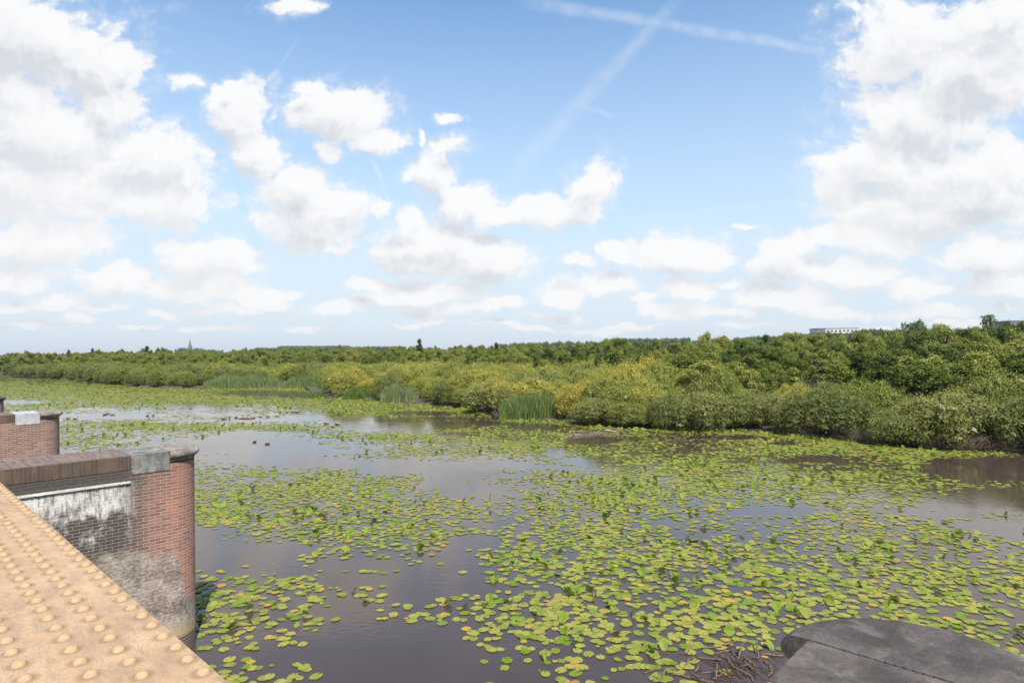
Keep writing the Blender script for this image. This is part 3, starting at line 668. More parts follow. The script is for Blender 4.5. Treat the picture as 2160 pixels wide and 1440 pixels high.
for row in range(120):
    Xc = -400 + R.uniform(0, 30)
    while Xc < 3150:
        db = dist_of(Xc, bank_y(Xc)); d0 = min(max(db + 5, -1.25 * F / (horizon(Xc) - belt(Xc)) if horizon(Xc) < belt(Xc) else 200), 175)
        sp = 2.5 + 0.012 * d0; dd = d0 + row * sp * 1.1 * (1 + row * .03) + R.uniform(-.9, .9); d1 = d0 * 2.5
        f = (dd - d0) / (d1 - d0)
        if f < 1 and dd < 340:
            top = belt(Xc) - 9 + (skyl(Xc) - belt(Xc) + 9) * max(0, f) ** 0.62 + R.choice((R.uniform(-8, 8), R.uniform(-14, 4)))
            if 1712 < Xc < 1815: top = max(top, 703)
            hh = EYE + (horizon(Xc) - top) / F * dd
            (trees if -90 < Xc < 2290 else outer_t).append((Xc, dd, max(2.4, hh * R.uniform(.92, 1.0))))
        Xc += sp * F / dd * R.uniform(.85, 1.35)
trees.sort(key=lambda t: t[1])
print("shrubs", len(shrubs), "trees", len(trees))

def place_plant(kind, meshes, X, dd, sxy, sz, label, cat, group, z=0.2, extra=True, names=("willow_shrub", "stems")):
    u = ray(X, horizon(X))[0]; e = empty(names[0], (u * dd, dd, z), R.uniform(0, 6.28)); e.scale = (sxy, sxy, sz)
    tag(e, label, cat, group); ix = R.randint(1, 100)
    c_ = link("crown", meshes[0], e); c_.pass_index = ix
    s_ = link(names[1], meshes[1], e)
    return e, c_, ix
from collections import defaultdict
NS = 295
ind = shrubs[:NS]; ind_x = sorted(ind)
count = defaultdict(int); src_crowns = []
for (Xc, dd, row) in ind_x:
    near = row == 0
    sxy = R.uniform(.75, 1.2); sz = R.uniform(.62, 1.16) * (1.08 if Xc > 1200 else 1.0)
    sz *= (0.72, 0.88, 0.97, 1.02)[min(row, 3)]; sxy *= (0.88, .95, 1.05, 1.1)[min(row, 3)] * R.uniform(.8, 1.1)
    e, c_, ix = place_plant('w', SH[R.randrange(5)], Xc, dd, sxy, sz, None, "shrub", "willow shrubs along the lake bank")
    if Xc < 1700 and Xc > 500 and not near and R.random() < .45: ix = R.randint(66, 100)
    elif near: ix = R.randint(1, 62)
    elif Xc > 1650: ix = R.randint(1, 88)
    elif Xc < 560: ix = R.randint(1, 78)
    c_.pass_index = ix
    where = "on the waterline" if near else "second row" if row == 1 else "back rows"
    lm = landmark(Xc); key = (tint_word(ix, 'w'), where, lm); count[key] += 1; e['_k'] = count[key]
    e['label'] = f"{key[0]} willow shrub {where}, {lm}"; e['_key'] = "|".join(key)
tot = dict(count)
for o in list(COL.objects):
    if '_key' in o:
        kk = tuple(o['_key'].split("|")); n = tot[kk]; i = o['_k']
        if n > 1 and i <= 20: o['label'] = f"{ORD[i-1]} {kk[0]} willow shrub from left, {kk[1]}, {kk[2]}"
        del o['_key']; del o['_k']
count = defaultdict(int)
NT = 295
for (Xc, dd, hh) in sorted(trees[:NT]):
    mm = TR[R.choice((0, 0, 1, 1, 2, 3, 3, 4))]; s = hh / 6.0; sx = (0.55 + 0.45 * s) * R.uniform(.85, 1.2)
    e, c_, ix = place_plant('a', mm, Xc, dd, sx, s, None, "tree", "small trees behind the willow scrub", names=("alder_tree", "trunk"))
    where = "close to the scrub" if dd < -1.25 * F / min(-1, horizon(Xc) - belt(Xc)) * 1.3 else "deep in wood"
    hw = "tall" if hh > 6.5 else "middling" if hh > 4.5 else "low"
    key = (f"{hw} {tint_word(ix, 'a')}", where, landmark(Xc)); count[key] += 1; e['_k'] = count[key]; e['_key'] = "|".join(key)
    e['label'] = f"{key[0]} tree {where}, {key[2]}"
for o in list(COL.objects):
    if '_key' in o:
        kk = tuple(o['_key'].split("|")); n = count[kk]; i = o['_k']
        if n > 1 and i <= 20: o['label'] = f"{ORD[i-1]} {kk[0]} tree from left, {kk[1]}, {kk[2]}"
        del o['_key']; del o['_k']

def special(Xp, top, dd, meshes, wx, label, name="tall_tree", ix=30):
    base_h = meshes[2]; hh = EYE + (horizon(Xp) - top) / F * dd; u = ray(Xp, horizon(Xp))[0]
    e = empty(name, (u * dd, dd, 0.2), R.uniform(0, 6.28)); e.scale = (wx, wx, hh / base_h); tag(e, label, "tree")
    c_ = link("crown", meshes[0], e); c_.pass_index = ix; link("trunk", meshes[1], e); return e
BIRCH = make_tree_meshes(41, 9.0, 1.5, 2600, M_poplar, 'open', 0.11, 0.07)
special(2087, 664, 120, BIRCH, 1.15, "tall loose birch standing out above the wood at the right", "birch_tree", 60)
special(1932, 681, 150, FARC[0], .8, "round dark tree crown rising above the wood, between birch and white block", ix=20)
special(885, 717, 150, TR[1], 1.35, "pointed dark tree standing above the wood over the pale reed clump", ix=5)
special(1047, 725, 130, TR[1], 1.2, "pointed dark tree rising above the wood over the tall green reed clump", ix=15)
special(310, 731, 230, TR[1], 1.7, "pointed dark tree on the left skyline, nearest to the church spire", ix=5)
special(333, 736, 260, TR[0], .9, "small round tree on the skyline between pointed tree and church spire", ix=8)
special(195, 736, 230, TR[1], 1.3, "pointed tree on the left skyline, halfway to the picture's edge", ix=5)
special(145, 739, 240, TR[1], 1.2, "slender pointed tree on the left skyline, left of its taller neighbour", ix=12)
special(257, 739, 235, TR[0], 1.2, "broad dark tree on the left skyline between two pointed ones", ix=10)
special(530, 738, 180, TR[3], 1.1, "thin tree in front of the plantation's left end", ix=15)
special(1500, 795, 46, TR[0], 1.2, "dark green alder leaning over the yellow shrubs, right of the thin reeds", ix=12)
special(1250, 732, 110, TR[3], 1.4, "light feathery tree above the heap of twigs with ducks", ix=90)
special(1420, 758, 62, TR[2], 1.25, "broad mid green tree behind thin reeds in the scrub", ix=45)

# the rest of the scrub and wood: one object each, scattered copies
def scatter(name, placed, sources, label, cat):
    me = bpy.data.meshes.new(name); n = len(placed); me.vertices.add(n)
    me.vertices.foreach_set('co', np.array([p[0] for p in placed], dtype=np.float32).ravel())
    a = me.attributes.new('scl', 'FLOAT_VECTOR', 'POINT'); a.data.foreach_set('vector', np.array([p[1] for p in placed], dtype=np.float32).ravel())
    a = me.attributes.new('rot', 'FLOAT_VECTOR', 'POINT'); a.data.foreach_set('vector', np.array([(0, 0, p[2]) for p in placed], dtype=np.float32).ravel())
    a = me.attributes.new('pick', 'INT', 'POINT'); a.data.foreach_set('value', np.array([p[3] for p in placed], dtype=np.int32))
    o = link(name, me); tag(o, label, cat, kind="stuff")
    nt = bpy.data.node_groups.new(name, 'GeometryNodeTree'); nt.interface.new_socket("Geometry", in_out='INPUT', socket_type='NodeSocketGeometry'); nt.interface.new_socket("Geometry", in_out='OUTPUT', socket_type='NodeSocketGeometry')
    q = G(nt); i_ = q.new('NodeGroupInput'); o_ = q.new('NodeGroupOutput'); j = q.new('GeometryNodeJoinGeometry')
    for s in reversed(sources):
        oi = q.new('GeometryNodeObjectInfo'); oi.inputs['Object'].default_value = s; oi.inputs['As Instance'].default_value = True; oi.transform_space = 'ORIGINAL'; q.l.new(oi.outputs['Geometry'], j.inputs[0])
    ip = q.new('GeometryNodeInstanceOnPoints'); ip.inputs['Pick Instance'].default_value = True
    def attr(nm, dt):
        nd = q.new('GeometryNodeInputNamedAttribute', data_type=dt); nd.inputs[0].default_value = nm; return nd.outputs[0]
    q.l.new(i_.outputs[0], ip.inputs['Points']); q.l.new(j.outputs[0], ip.inputs['Instance'])
    q.l.new(attr('pick', 'INT'), ip.inputs['Instance Index']); q.l.new(attr('rot', 'FLOAT_VECTOR'), ip.inputs['Rotation']); q.l.new(attr('scl', 'FLOAT_VECTOR'), ip.inputs['Scale'])
    q.l.new(ip.outputs[0], o_.inputs[0])
    md = o.modifiers.new("scatter", 'NODES'); md.node_group = nt
    return o
def crown_src(mesh):
    for o in COL.objects:
        if o.type == 'MESH' and o.data == mesh: return o
pl = []
for (Xc, dd, row) in shrubs[NS:] + outer_s:
    u = ray(Xc, horizon(Xc))[0]; pl.append(((u * dd, dd, .2), (R.uniform(.9, 1.4),) * 2 + (R.uniform(.8, 1.12),), R.uniform(0, 6.28), R.randrange(5)))
if pl: scatter("scrub", pl, [crown_src(s[0]) for s in SH], "far willow scrub of olive and golden bushes stretching back to the wood", "scrub")
pl = []
for (Xc, dd, hh) in trees[NT:] + outer_t:
    u = ray(Xc, horizon(Xc))[0]; s = hh / 6.0; sx = (0.55 + 0.45 * s) * R.uniform(.9, 1.3); pl.append(((u * dd, dd, .2), (sx, sx, s), R.uniform(0, 6.28), R.choice((0, 0, 1, 1, 2, 3, 3, 4))))
if pl: scatter("woods", pl, [crown_src(t[0]) for t in TR], "dark alder wood filling the land behind the scrub", "woods")
# far poplar woods near the horizon
pl = []
def wood_line(x0, x1, t0, t1, dd, depth, step, jit=3):
    Xc = x0
    while Xc < x1:
        for r_ in range(depth):
            d_ = dd * (1 + .035 * r_) + R.uniform(-6, 6); X2 = Xc + R.uniform(-4, 4); f = (Xc - x0) / (x1 - x0)
            top = t0 + (t1 - t0) * f + R.uniform(-jit, jit) * .6; top = max(top, 704) if 1712 < X2 < 1812 else top; hh = EYE + (horizon(X2) - top) / F * d_ ; u = ray(X2, horizon(X2))[0]; s = hh / 14
            if s > .25: pl.append(((u * d_, d_, 0), (s * R.uniform(.8, 1.1),) * 2 + (s,), R.uniform(0, 6.28), R.randrange(2)))
        Xc += step * R.uniform(.7, 1.3)
wood_line(-80, 540, 749, 744, 900, 2, 7, 3)
wood_line(150, 270, 746, 742, 700, 2, 7, 3)
wood_line(380, 425, 735, 735, 1100, 2, 6, 2)
wood_line(425, 470, 738, 740, 1100, 2, 7, 3)
wood_line(540, 850, 735, 731, 650, 3, 6, 1.2)
wood_line(590, 740, 731, 730, 680, 3, 6, 1.0)
wood_line(850, 1060, 738, 732, 620, 2, 9, 6)
wood_line(1060, 1280, 727, 721, 520, 2, 9, 6)
wood_line(1280, 1450, 716, 714, 620, 2, 8, 2)
wood_line(1450, 1740, 722, 703, 360, 2, 12, 4)
wood_line(1720, 2110, 700, 696, 280, 2, 12, 6)
wood_line(2090, 3150, 692, 684, 260, 2, 14, 4)
wood_line(-400, -80, 750, 749, 900, 2, 9, 3)
fo = []
for i, (cr_m, tk_m, hh) in enumerate(FARC):
    if i == 1: special(1600, 711, 330, FARC[1], .8, "tall round crowned tree at the skyline left of the white block", ix=40)
scatter("far_woods", pl, [crown_src(t[0]) for t in FARC], "distant bluish wood along the horizon", "woods")

def vnoise(x, y, s, seed):
    """value noise on a grid of size s"""
    rs_ = np.random.default_rng(seed); T = rs_.uniform(0, 1, (256, 256)); fx, fy = x / s, y / s; ix, iy = np.floor(fx).astype(int), np.floor(fy).astype(int); tx, ty = fx - ix, fy - iy
    tx = tx * tx * (3 - 2 * tx); ty = ty * ty * (3 - 2 * ty); m = 255
    return (T[ix & m, iy & m] * (1 - tx) + T[(ix + 1) & m, iy & m] * tx) * (1 - ty) + (T[ix & m, (iy + 1) & m] * (1 - tx) + T[(ix + 1) & m, (iy + 1) & m] * tx) * ty
# dead brushwood and reeds
def reed_bed(x0, x1, by_, hgt, depth, label, tone):
    rs_ = np.random.default_rng(int(x0)); xm = (x0 + x1) / 2; db = dist_of(xm, by_); wdt = (x1 - x0) / F * db
    base = ground(xm, by_); n = int(min(9000, 420 * wdt * depth)); bw = 0.013 + 0.00016 * db
    x = rs_.uniform(-wdt / 2, wdt / 2, n); y = rs_.uniform(0, depth, n); edge = 1 - 0.45 * np.abs(x / (wdt / 2)) ** 3
    hh = hgt * edge * rs_.uniform(.55, 1.08, n) * np.clip(.6 + y * .5, .6, 1.0)
    hh *= .72 + .55 * vnoise(x + 50, y + 50, .7, int(x0) + 5)
    lean = np.c_[rs_.normal(0, .16, n), rs_.normal(-.02, .14, n)] * hh[:, None]; k = 4
    V = np.zeros((n, k * 2, 3)); fa = rs_.uniform(0, np.pi, n); sx, sy = np.cos(fa), np.sin(fa)
    for i in range(k):
        f = i / (k - 1); w_ = bw * (1 - f ** 2 * .95)
        cx_ = x + lean[:, 0] * f ** 2.2 + 0; cy_ = y + lean[:, 1] * f ** 2.2; cz = hh * (f - .10 * f ** 3)
        V[:, i * 2] = np.c_[cx_ - sx * w_, cy_ - sy * w_, cz]; V[:, i * 2 + 1] = np.c_[cx_ + sx * w_, cy_ + sy * w_, cz]
    b = np.arange(n)[:, None] * (k * 2); fc = np.concatenate([b + np.array([2 * i, 2 * i + 1, 2 * i + 3, 2 * i + 2]) for i in range(k - 1)], 1)
    vv = np.repeat(rs_.uniform(0, 1, n), k * 2)
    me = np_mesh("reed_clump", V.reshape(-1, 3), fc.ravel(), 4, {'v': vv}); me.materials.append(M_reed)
    o = link("reed_clump", me); o.location = (base.x, base.y + .15, 0.0); o.pass_index = max(1, int(tone * 100)); o.rotation_euler = (0, 0, -math.atan2(base.x, base.y) * .6)
    tag(o, label, "reeds", "reed clumps along the bank"); return o
for r_ in REEDS: reed_bed(*r_)
def brush(X, Y, top, dd, wpx, label, n=420):
    u = ray(X, horizon(X))[0]; hh = EYE + (horizon(X) - top) / F * dd; rs_ = random.Random(int(X)); mb = MB(); wdt = wpx / F * dd
    for _ in range(n):
        x = rs_.uniform(-wdt / 2, wdt / 2); y = rs_.uniform(-1, 1); env = 1 - .4 * (x / (wdt / 2)) ** 2 - .25 * rs_.random(); z1 = hh * env * rs_.uniform(.8, 1.05); l_ = rs_.gauss(0, .25); mb.tube([(x * .7, y, hh * .2), (x + l_ * .5, y, z1 * .75), (x + l_ * 1.4, y + rs_.gauss(0, .3), z1)], [.012, .008, .003], 3, cap=False)
    o = mb.build("bare_bush", M_twig); o.location = (u * dd, dd, 0.2); tag(o, label, "bush", "dead bare bushes in the scrub"); return o
brush(1660, 0, 783, 44, 95, "grey leafless thicket between dark trees and yellow shrubs, below the white block")
brush(1760, 0, 788, 43, 70, "smaller grey leafless bush, right of the grey thicket")
brush(1240, 0, 776, 66, 60, "bare greyish bush above the heap of twigs with ducks", 500)
brush(940, 0, 776, 70, 40, "bare brownish bush between pale and tall green reed clumps", 300)

for k_, (X0, X1, lb) in enumerate(((1640, 1700, "dark tangle of bare roots under the shrubs, leftmost of the three at the right bank"), (1760, 1860, "brown tangle of bare roots under the shrubs, middle one at the right bank"), (1960, 2150, "long brown tangle of bare roots and twigs at the right edge of the bank"))):
    mb = MB()
    for i in range(int((X1 - X0) * 3.2)):
        Xr = R.uniform(X0, X1); p_ = ground(Xr, bank_y(Xr) + R.uniform(-2, 2)); a = R.uniform(0, 6.28); h_ = R.uniform(.15, .75)
        mb.tube([p_ + Vector((0, .2, -.02)), p_ + Vector((math.cos(a) * .2, .1 + math.sin(a) * .15, h_ * .7)), p_ + Vector((math.cos(a) * .55, math.sin(a) * .3, h_))], [.014, .010, .004], 4, cap=False)
    tag(mb.build("root_tangle", M_heap, None, True), lb, "roots", "bare root tangles at the right bank")
SAP = [175, 262, 345, 455, 560, 640, 765, 850, 990, 1130, 1262]
for k_, Xs in enumerate(SAP):
    db = dist_of(Xs, bank_y(Xs)); d1 = -1.3 * F / (horizon(Xs) - belt(Xs)); dd_ = db + (d1 - db) * R.uniform(.45, .9); top_ = belt(Xs) - R.uniform(4, 13) * (1 if Xs < 1100 else 1.8)
    special(Xs, top_, dd_, TR[(1, 3, 0)[k_ % 3]], R.uniform(.42, .6), f"{ORD[k_]} slim dark sapling from the left, rising out of the pale scrub", "sapling", R.randint(3, 30))['group'] = "slim saplings in the scrub"

# ------------------------------------------------------------------ lily pads
DENS = """
795 3155666666666666666
804 3345666666666666666
813 6664777777777777777
822 8887677777777777777
830 8888300788888888888
838 6888731278888888888
846 2788888888888888888
852 3763388888888888888
858 5741258876588888888
866 8502137877758888888
874 8300012772118888888
882 5002221100184488888
890 1154110013311228888
898 2388772003443112888
906 3228871033321688888
914 3322014644441488888
922 3432003654323178888
932 3432002457422478888
942 1321101367433477888
952 1211110476442677884
962 1110001333224642863
974 1121000000158333673
986 1123110000027653320
1000 1124454201477776510
1020 1124668502577776632
1040 1114678300677764220
1060 1115676512676534200
1080 1116865642474353112
1100 1118875652572344430
1120 1112267633774456642
1150 1110025515688777765
1180 1110013104688888777
1210 1112122125678888878
1240 1111553015787888888
1270 1116751148977887888
1300 1116741237877887767
1330 1115620014777863688
1360 1114520003576764488
1400 1114410001354445588
1450 1115431001133333333
1500 1115431002233333333
"""
rows = [l.split() for l in DENS.strip().splitlines()]
dy_ = np.array([float(r[0]) for r in rows]); dg = np.array([[int(c) for c in r[1][:19].ljust(19, r[1][-1])] for r in rows], float) / 10
def dens_at(X, Y):
    fx = np.clip(X / 120.0, 0, 17.999); ix = fx.astype(int); tx = fx - ix
    iy = np.clip(np.searchsorted(dy_, Y) - 1, 0, len(dy_) - 2); ty = np.clip((Y - dy_[iy]) / (dy_[iy + 1] - dy_[iy]), 0, 1)
    a = dg[iy, ix] * (1 - tx) + dg[iy, ix + 1] * tx; b = dg[iy + 1, ix] * (1 - tx) + dg[iy + 1, ix + 1] * tx
    return a * (1 - ty) + b * ty
OPEN = [(560, 829, 105, 6), (620, 834, 50, 4), (560, 884, 60, 5), (640, 880, 50, 8), (270, 877, 75, 7), (180, 878, 60, 7), (420, 860, 30, 6), (50, 848, 45, 4), (60, 795, 45, 2.5), (200, 862, 45, 3), (430, 940, 130, 16), (600, 950, 120, 16), (520, 915, 60, 8), (740, 890, 70, 9),
        (890, 872, 80, 5), (850, 895, 60, 9), (950, 900, 40, 5), (1000, 893, 110, 6), (1130, 900, 70, 8), (1255, 929, 62, 9), (1450, 912, 60, 4), (1350, 908, 70, 4), (960, 918, 48, 6), (870, 985, 110, 14), (960, 1000, 80, 14), (930, 1020, 60, 12), (1170, 955, 25, 12), (1220, 970, 45, 8), (1720, 968, 70, 8),
        (2080, 990, 150, 30), (2020, 975, 60, 10), (2060, 1060, 120, 26), (1650, 935, 35, 4), (1640, 1078, 110, 12), (740, 1190, 90, 16), (900, 1230, 90, 40), (880, 1380, 120, 60), (1000, 1140, 60, 18), (560, 1160, 130, 20)]
def open_mask(X, Y):
    m = np.ones_like(X)
    for cx_, cy_, rx, ry in OPEN:
        r2 = ((X - cx_) / rx) ** 2 + ((Y - cy_) / ry) ** 2; m *= np.clip((r2 - .55) / .7, 0.02, 1)
    return m
def in_bank(X, Y): return Y > np.interp(X, bx, by) + 0.5
pads = []
bands = [(7.2, 14, 1.0), (14, 24, 1.0), (24, 40, 1.15), (40, 62, 1.5), (62, 95, 2.1), (95, 170, 3.0)]
for bi, (d0, d1, sc) in enumerate(bands):
    area = (d1 ** 2 - d0 ** 2) / 2 * 2.5; pa = math.pi * .072 ** 2 * .82 * sc ** 2; nmax = int(area * 2.0 / pa)
    dd = np.sqrt(rng.uniform(d0 ** 2, d1 ** 2, nmax)); uu = rng.uniform(-1.15, 1.35, nmax); x = uu * dd
    uv_, vv_ = uu, (0 - EYE) / dd; X = CX + (uv_ - ROLL * vv_) * F; Y = HY - (vv_ + ROLL * uv_) * F
    c = dens_at(X, Y) * open_mask(X, Y)
    nz = .55 * vnoise(x, dd, .45 * (1 + sc * .3), 3) + .45 * vnoise(x, dd, 1.7 * sc ** .5, 4); c2 = np.clip(c + (nz - .5) * 1.9 * np.sqrt(np.clip(c * (1.05 - c), 0, 1)) , 0, .9)
    c2[c < .03] = 0; c2 *= (.76 if d0 < 24 else .88)
    keep = (rng.uniform(0, 1, nmax) * 2.0 < -np.log(1 - c2)) & in_bank(X, Y)
    # not inside the piers
    pn = x * NN.x + dd * NN.y; pt = x * TT.x + dd * TT.y
    for T0 in (.56, 10.58, 20.38, 29.9): keep &= ~((np.abs(pt - T0) < .5) & (pn < 3.7))
    # open patch under the floating sticks
    keep &= ~((((X - 1570) / 110) ** 2 + ((Y - 1412) / 42) ** 2 < 1) & (rng.uniform(0, 1, nmax) < .8))
    pads.append(np.c_[x, dd, np.full(nmax, sc), X, Y, c][keep])
pads = np.vstack(pads); print("pads", len(pads))
# narrow yellow-green fringe right at the bank
fx_ = []
for i in range(5200):
    Xf = R.uniform(640, 2130) if i % 4 else R.uniform(100, 660); Yf = bank_y(Xf) + abs(R.gauss(0, 1)) * (3.2 if Xf > 1000 else 1.6)
    if 1052 > Xf > 1000 or (1880 < Xf and R.random() < .75): continue
    p = ground(Xf, Yf); fx_.append((p.x, p.y, 1.2 if p.y < 60 else 2.0, Xf, Yf, .9))
pads = np.vstack([pads, np.array(fx_)]); npad = len(pads)
ptx, pty, psc, pX, pY = pads[:, 0], pads[:, 1], pads[:, 2], pads[:, 3], pads[:, 4]
fringe = np.arange(npad) >= npad - len(fx_)
prad = .078 * np.where(fringe, 1.1 + .3 * (psc > 1.5), psc) * np.clip(rng.normal(1, .22, npad), .45, 1.5); pasp = rng.uniform(.72, .92, npad); prot = rng.uniform(0, 2 * np.pi, npad)
ptone = np.clip(.30 + rng.normal(0, .17, npad) + .22 * (vnoise(ptx, pty, 1.1, 9) - .5), .02, .62)
yel = rng.uniform(size=npad) < .05; ptone[yel] = rng.uniform(.68, 1.0, yel.sum()); ptone[fringe] = rng.uniform(.25, .5, fringe.sum())
up = rng.uniform(size=npad) < np.where(fringe, .2, (.045 + .07 * (vnoise(ptx, pty, 2.3, 12) > .62)) / psc ** 1.5); ptone[up] = rng.uniform(.0, .22, up.sum()); prad = np.where(up, np.minimum(prad, .10), prad)
tilt = np.where(up, rng.uniform(.3, 1.25, npad), np.abs(rng.normal(0, .022, npad))); zof = .006 + rng.uniform(0, .010, npad); zof = np.where(up, prad * np.sin(tilt) * .75 + .01, zof + prad * tilt * .9)
tdir = rng.uniform(0, 2 * np.pi, npad)

m_pad, q, bs, out = material("lily_pad")
at = q.new('ShaderNodeAttribute', attribute_name='tone').outputs['Fac']; ed = q.new('ShaderNodeAttribute', attribute_name='edge').outputs['Fac']
geo = q.new('ShaderNodeNewGeometry').outputs['Position']
n1 = q.noise(geo, 28, 4, 0.65); n2 = q.noise(geo, 9, 3)
cc = q.ramp(at, [(0.0, (0.14, 0.24, 0.012)), (0.14, (0.20, 0.27, 0.035)), (0.32, (0.29, 0.315, 0.06)), (0.5, (0.39, 0.37, 0.075)), (0.64, (0.38, 0.31, 0.07)), (0.75, (0.48, 0.32, 0.06)), (0.88, (0.60, 0.36, 0.04)), (1.0, (0.36, 0.19, 0.08))])
cc = q.mix(q.mr(q.math('MULTIPLY_ADD', ed, .5, n1), 0.88, 1.05, 0, .75), cc, (0.30, 0.19, 0.09))
cc = q.mix(q.mr(n1, 0.25, 0.75, 0.0, 0.35), cc, (0.10, 0.13, 0.03)); q.put(bs.inputs['Base Color'], cc)
bs.inputs['Roughness'].default_value = 0.5; bs.inputs['Specular IOR Level'].default_value = 0.07
b_ = q.new('ShaderNodeBump'); b_.inputs['Distance'].default_value = 0.003; q.put(b_.inputs['Height'], n2); q.l.new(b_.outputs[0], bs.inputs['Normal'])
tl = q.new('ShaderNodeBsdfTranslucent'); q.put(tl.inputs[0], q.mix(1.0, cc, (1.2, 1.5, .5), 'MULTIPLY')); mx = q.new('ShaderNodeMixShader'); mx.inputs[0].default_value = .22
q.l.new(bs.outputs[0], mx.inputs[1]); q.l.new(tl.outputs[0], mx.inputs[2]); q.l.new(mx.outputs[0], out.inputs[0])

def pad_geo(idx, k, notch):
    """numpy geometry for pads idx: centre + ring of k points"""
    n = len(idx); a0 = .16 if notch else 0.0
    th = np.linspace(a0, 2 * np.pi - a0, k) if notch else np.linspace(0, 2 * np.pi, k, endpoint=False)
    th = np.tile(th, (n, 1)); rr = prad[idx][:, None] * (1 + rng.normal(0, .035, (n, k)))
    lx = rr * np.cos(th); ly = rr * np.sin(th) * pasp[idx][:, None]
    wav = rng.normal(0, .03, (n, k)) * prad[idx][:, None]; wav = np.where(up[idx][:, None], .35 * (ly / prad[idx][:, None]) ** 2 * prad[idx][:, None], np.abs(wav) * .5)
    cx_ = np.c_[np.full(n, 0.12) * prad[idx], np.zeros(n)] if notch else np.zeros((n, 2))
    lx = np.c_[cx_[:, 0], lx]; ly = np.c_[cx_[:, 1], ly]; lz = np.c_[np.zeros(n), wav]
    c, s = np.cos(prot[idx])[:, None], np.sin(prot[idx])[:, None]; x = lx * c - ly * s; y = lx * s + ly * c
    # tilt about a horizontal axis with direction tdir
    ax, ay = np.cos(tdir[idx])[:, None], np.sin(tdir[idx])[:, None]; al = x * ax + y * ay; pe = -x * ay + y * ax; ct, st = np.cos(tilt[idx])[:, None], np.sin(tilt[idx])[:, None]
    al2 = al * ct - lz * st; z = al * st + lz * ct; x = al2 * ax - pe * ay; y = al2 * ay + pe * ax
    V = np.stack([x + ptx[idx][:, None], y + pty[idx][:, None], z + zof[idx][:, None]], 2)
    b = np.arange(n)[:, None] * (k + 1); tri = []
    for i in range(k - (1 if notch else 0)): tri.append(np.c_[b[:, 0], b[:, 0] + 1 + i, b[:, 0] + 1 + (i + 1) % k])
    Fc = np.stack(tri, 1).reshape(-1, 3); ed_ = np.tile(np.r_[0.0, np.ones(k)], n); tn = np.repeat(ptone[idx], k + 1)
    return V.reshape(-1, 3), Fc, tn, ed_
# which pads show largest
score = prad / pty
vis = (pX > 5) & (pX < 2155) & (pY < 1436) & (pty < 30) & ~fringe
vis &= ~((pX < 400) | ((pX < 480) & (pY > 1320 + (pX - 380))))
dcap = np.hypot(ptx * 0 + pX - 1900, (pY - 1420) * 2.1); vis &= ~((pY > 1300) & (pX > 1640) & (dcap < 262))
cand = np.where(vis)[0]; order = cand[np.argsort(-score[cand])]; single = order[:298]
rest_i = np.setdiff1d(np.arange(npad), single)
def tone_word(t, u_):
    if u_: return "bright green raised"
    return "fresh green" if t < .22 else "green" if t < .34 else "olive green" if t < .46 else "yellow green" if t < .66 else "golden yellow" if t < .93 else "withered brown"
def pad_place(X, Y):
    if X < 520 and Y < 1300: return "just right of the lime stained pier"
    if X < 560: return "between girder and dark open water"
    if X < 800: return "left border of dark open water"
    if X < 1080: return "in dark open water"
    if X < 1330 and Y > 1360: return "right border of dark open water"
    if X < 1330: return "dense field right of open water"
    if X < 1700 and Y > 1370: return "among floating brown sticks"
    if X < 1640: return "just behind the brown sticks"
    if X < 1900: return "behind dark cap's left half"
    return "behind dark cap's right half"
grp_pad = defaultdict(list)
for i in single: grp_pad[(tone_word(ptone[i], up[i]), pad_place(pX[i], pY[i]))].append(i)
for (tw, wh), lst in grp_pad.items():
    lst.sort(key=lambda i: pX[i]); rk = sorted(lst, key=lambda i: -prad[i])
    for j, i in enumerate(lst):
        V_, Fc, tn, ed_ = pad_geo(np.array([i]), 18, True); V_ = V_ - np.array([ptx[i], pty[i], 0])
        me = np_mesh("lily_pad", V_, Fc, 3, {'tone': tn, 'edge': ed_}); me.materials.append(m_pad)
        o = link("lily_pad", me); o.location = (ptx[i], pty[i], 0)
        if len(lst) == 1: lb = f"only {tw} lily pad {wh}"
        elif j < 20: lb = f"{ORD[j]} {tw} lily pad from left, {wh}"
        else: lb = f"{tw} lily pad further right {wh}"
        tag(o, lb, "lily pad", "large lily pads floating near the bridge")
nearr = rest_i[(pty[rest_i] < 26)]; farr = rest_i[pty[rest_i] >= 26]
A = pad_geo(nearr, 12, True); B = pad_geo(farr, 7, False)
V = np.vstack([A[0], B[0]]); Fc = np.vstack([A[1], B[1] + len(A[0])])
me = np_mesh("lily_pads", V, Fc, 3, {'tone': np.r_[A[2], B[2]], 'edge': np.r_[A[3], B[3]]}); me.materials.append(m_pad)
tag(link("lily_pads", me), "sheet of countless small green and yellow lily pads covering the lake", "lily pads", kind="stuff")

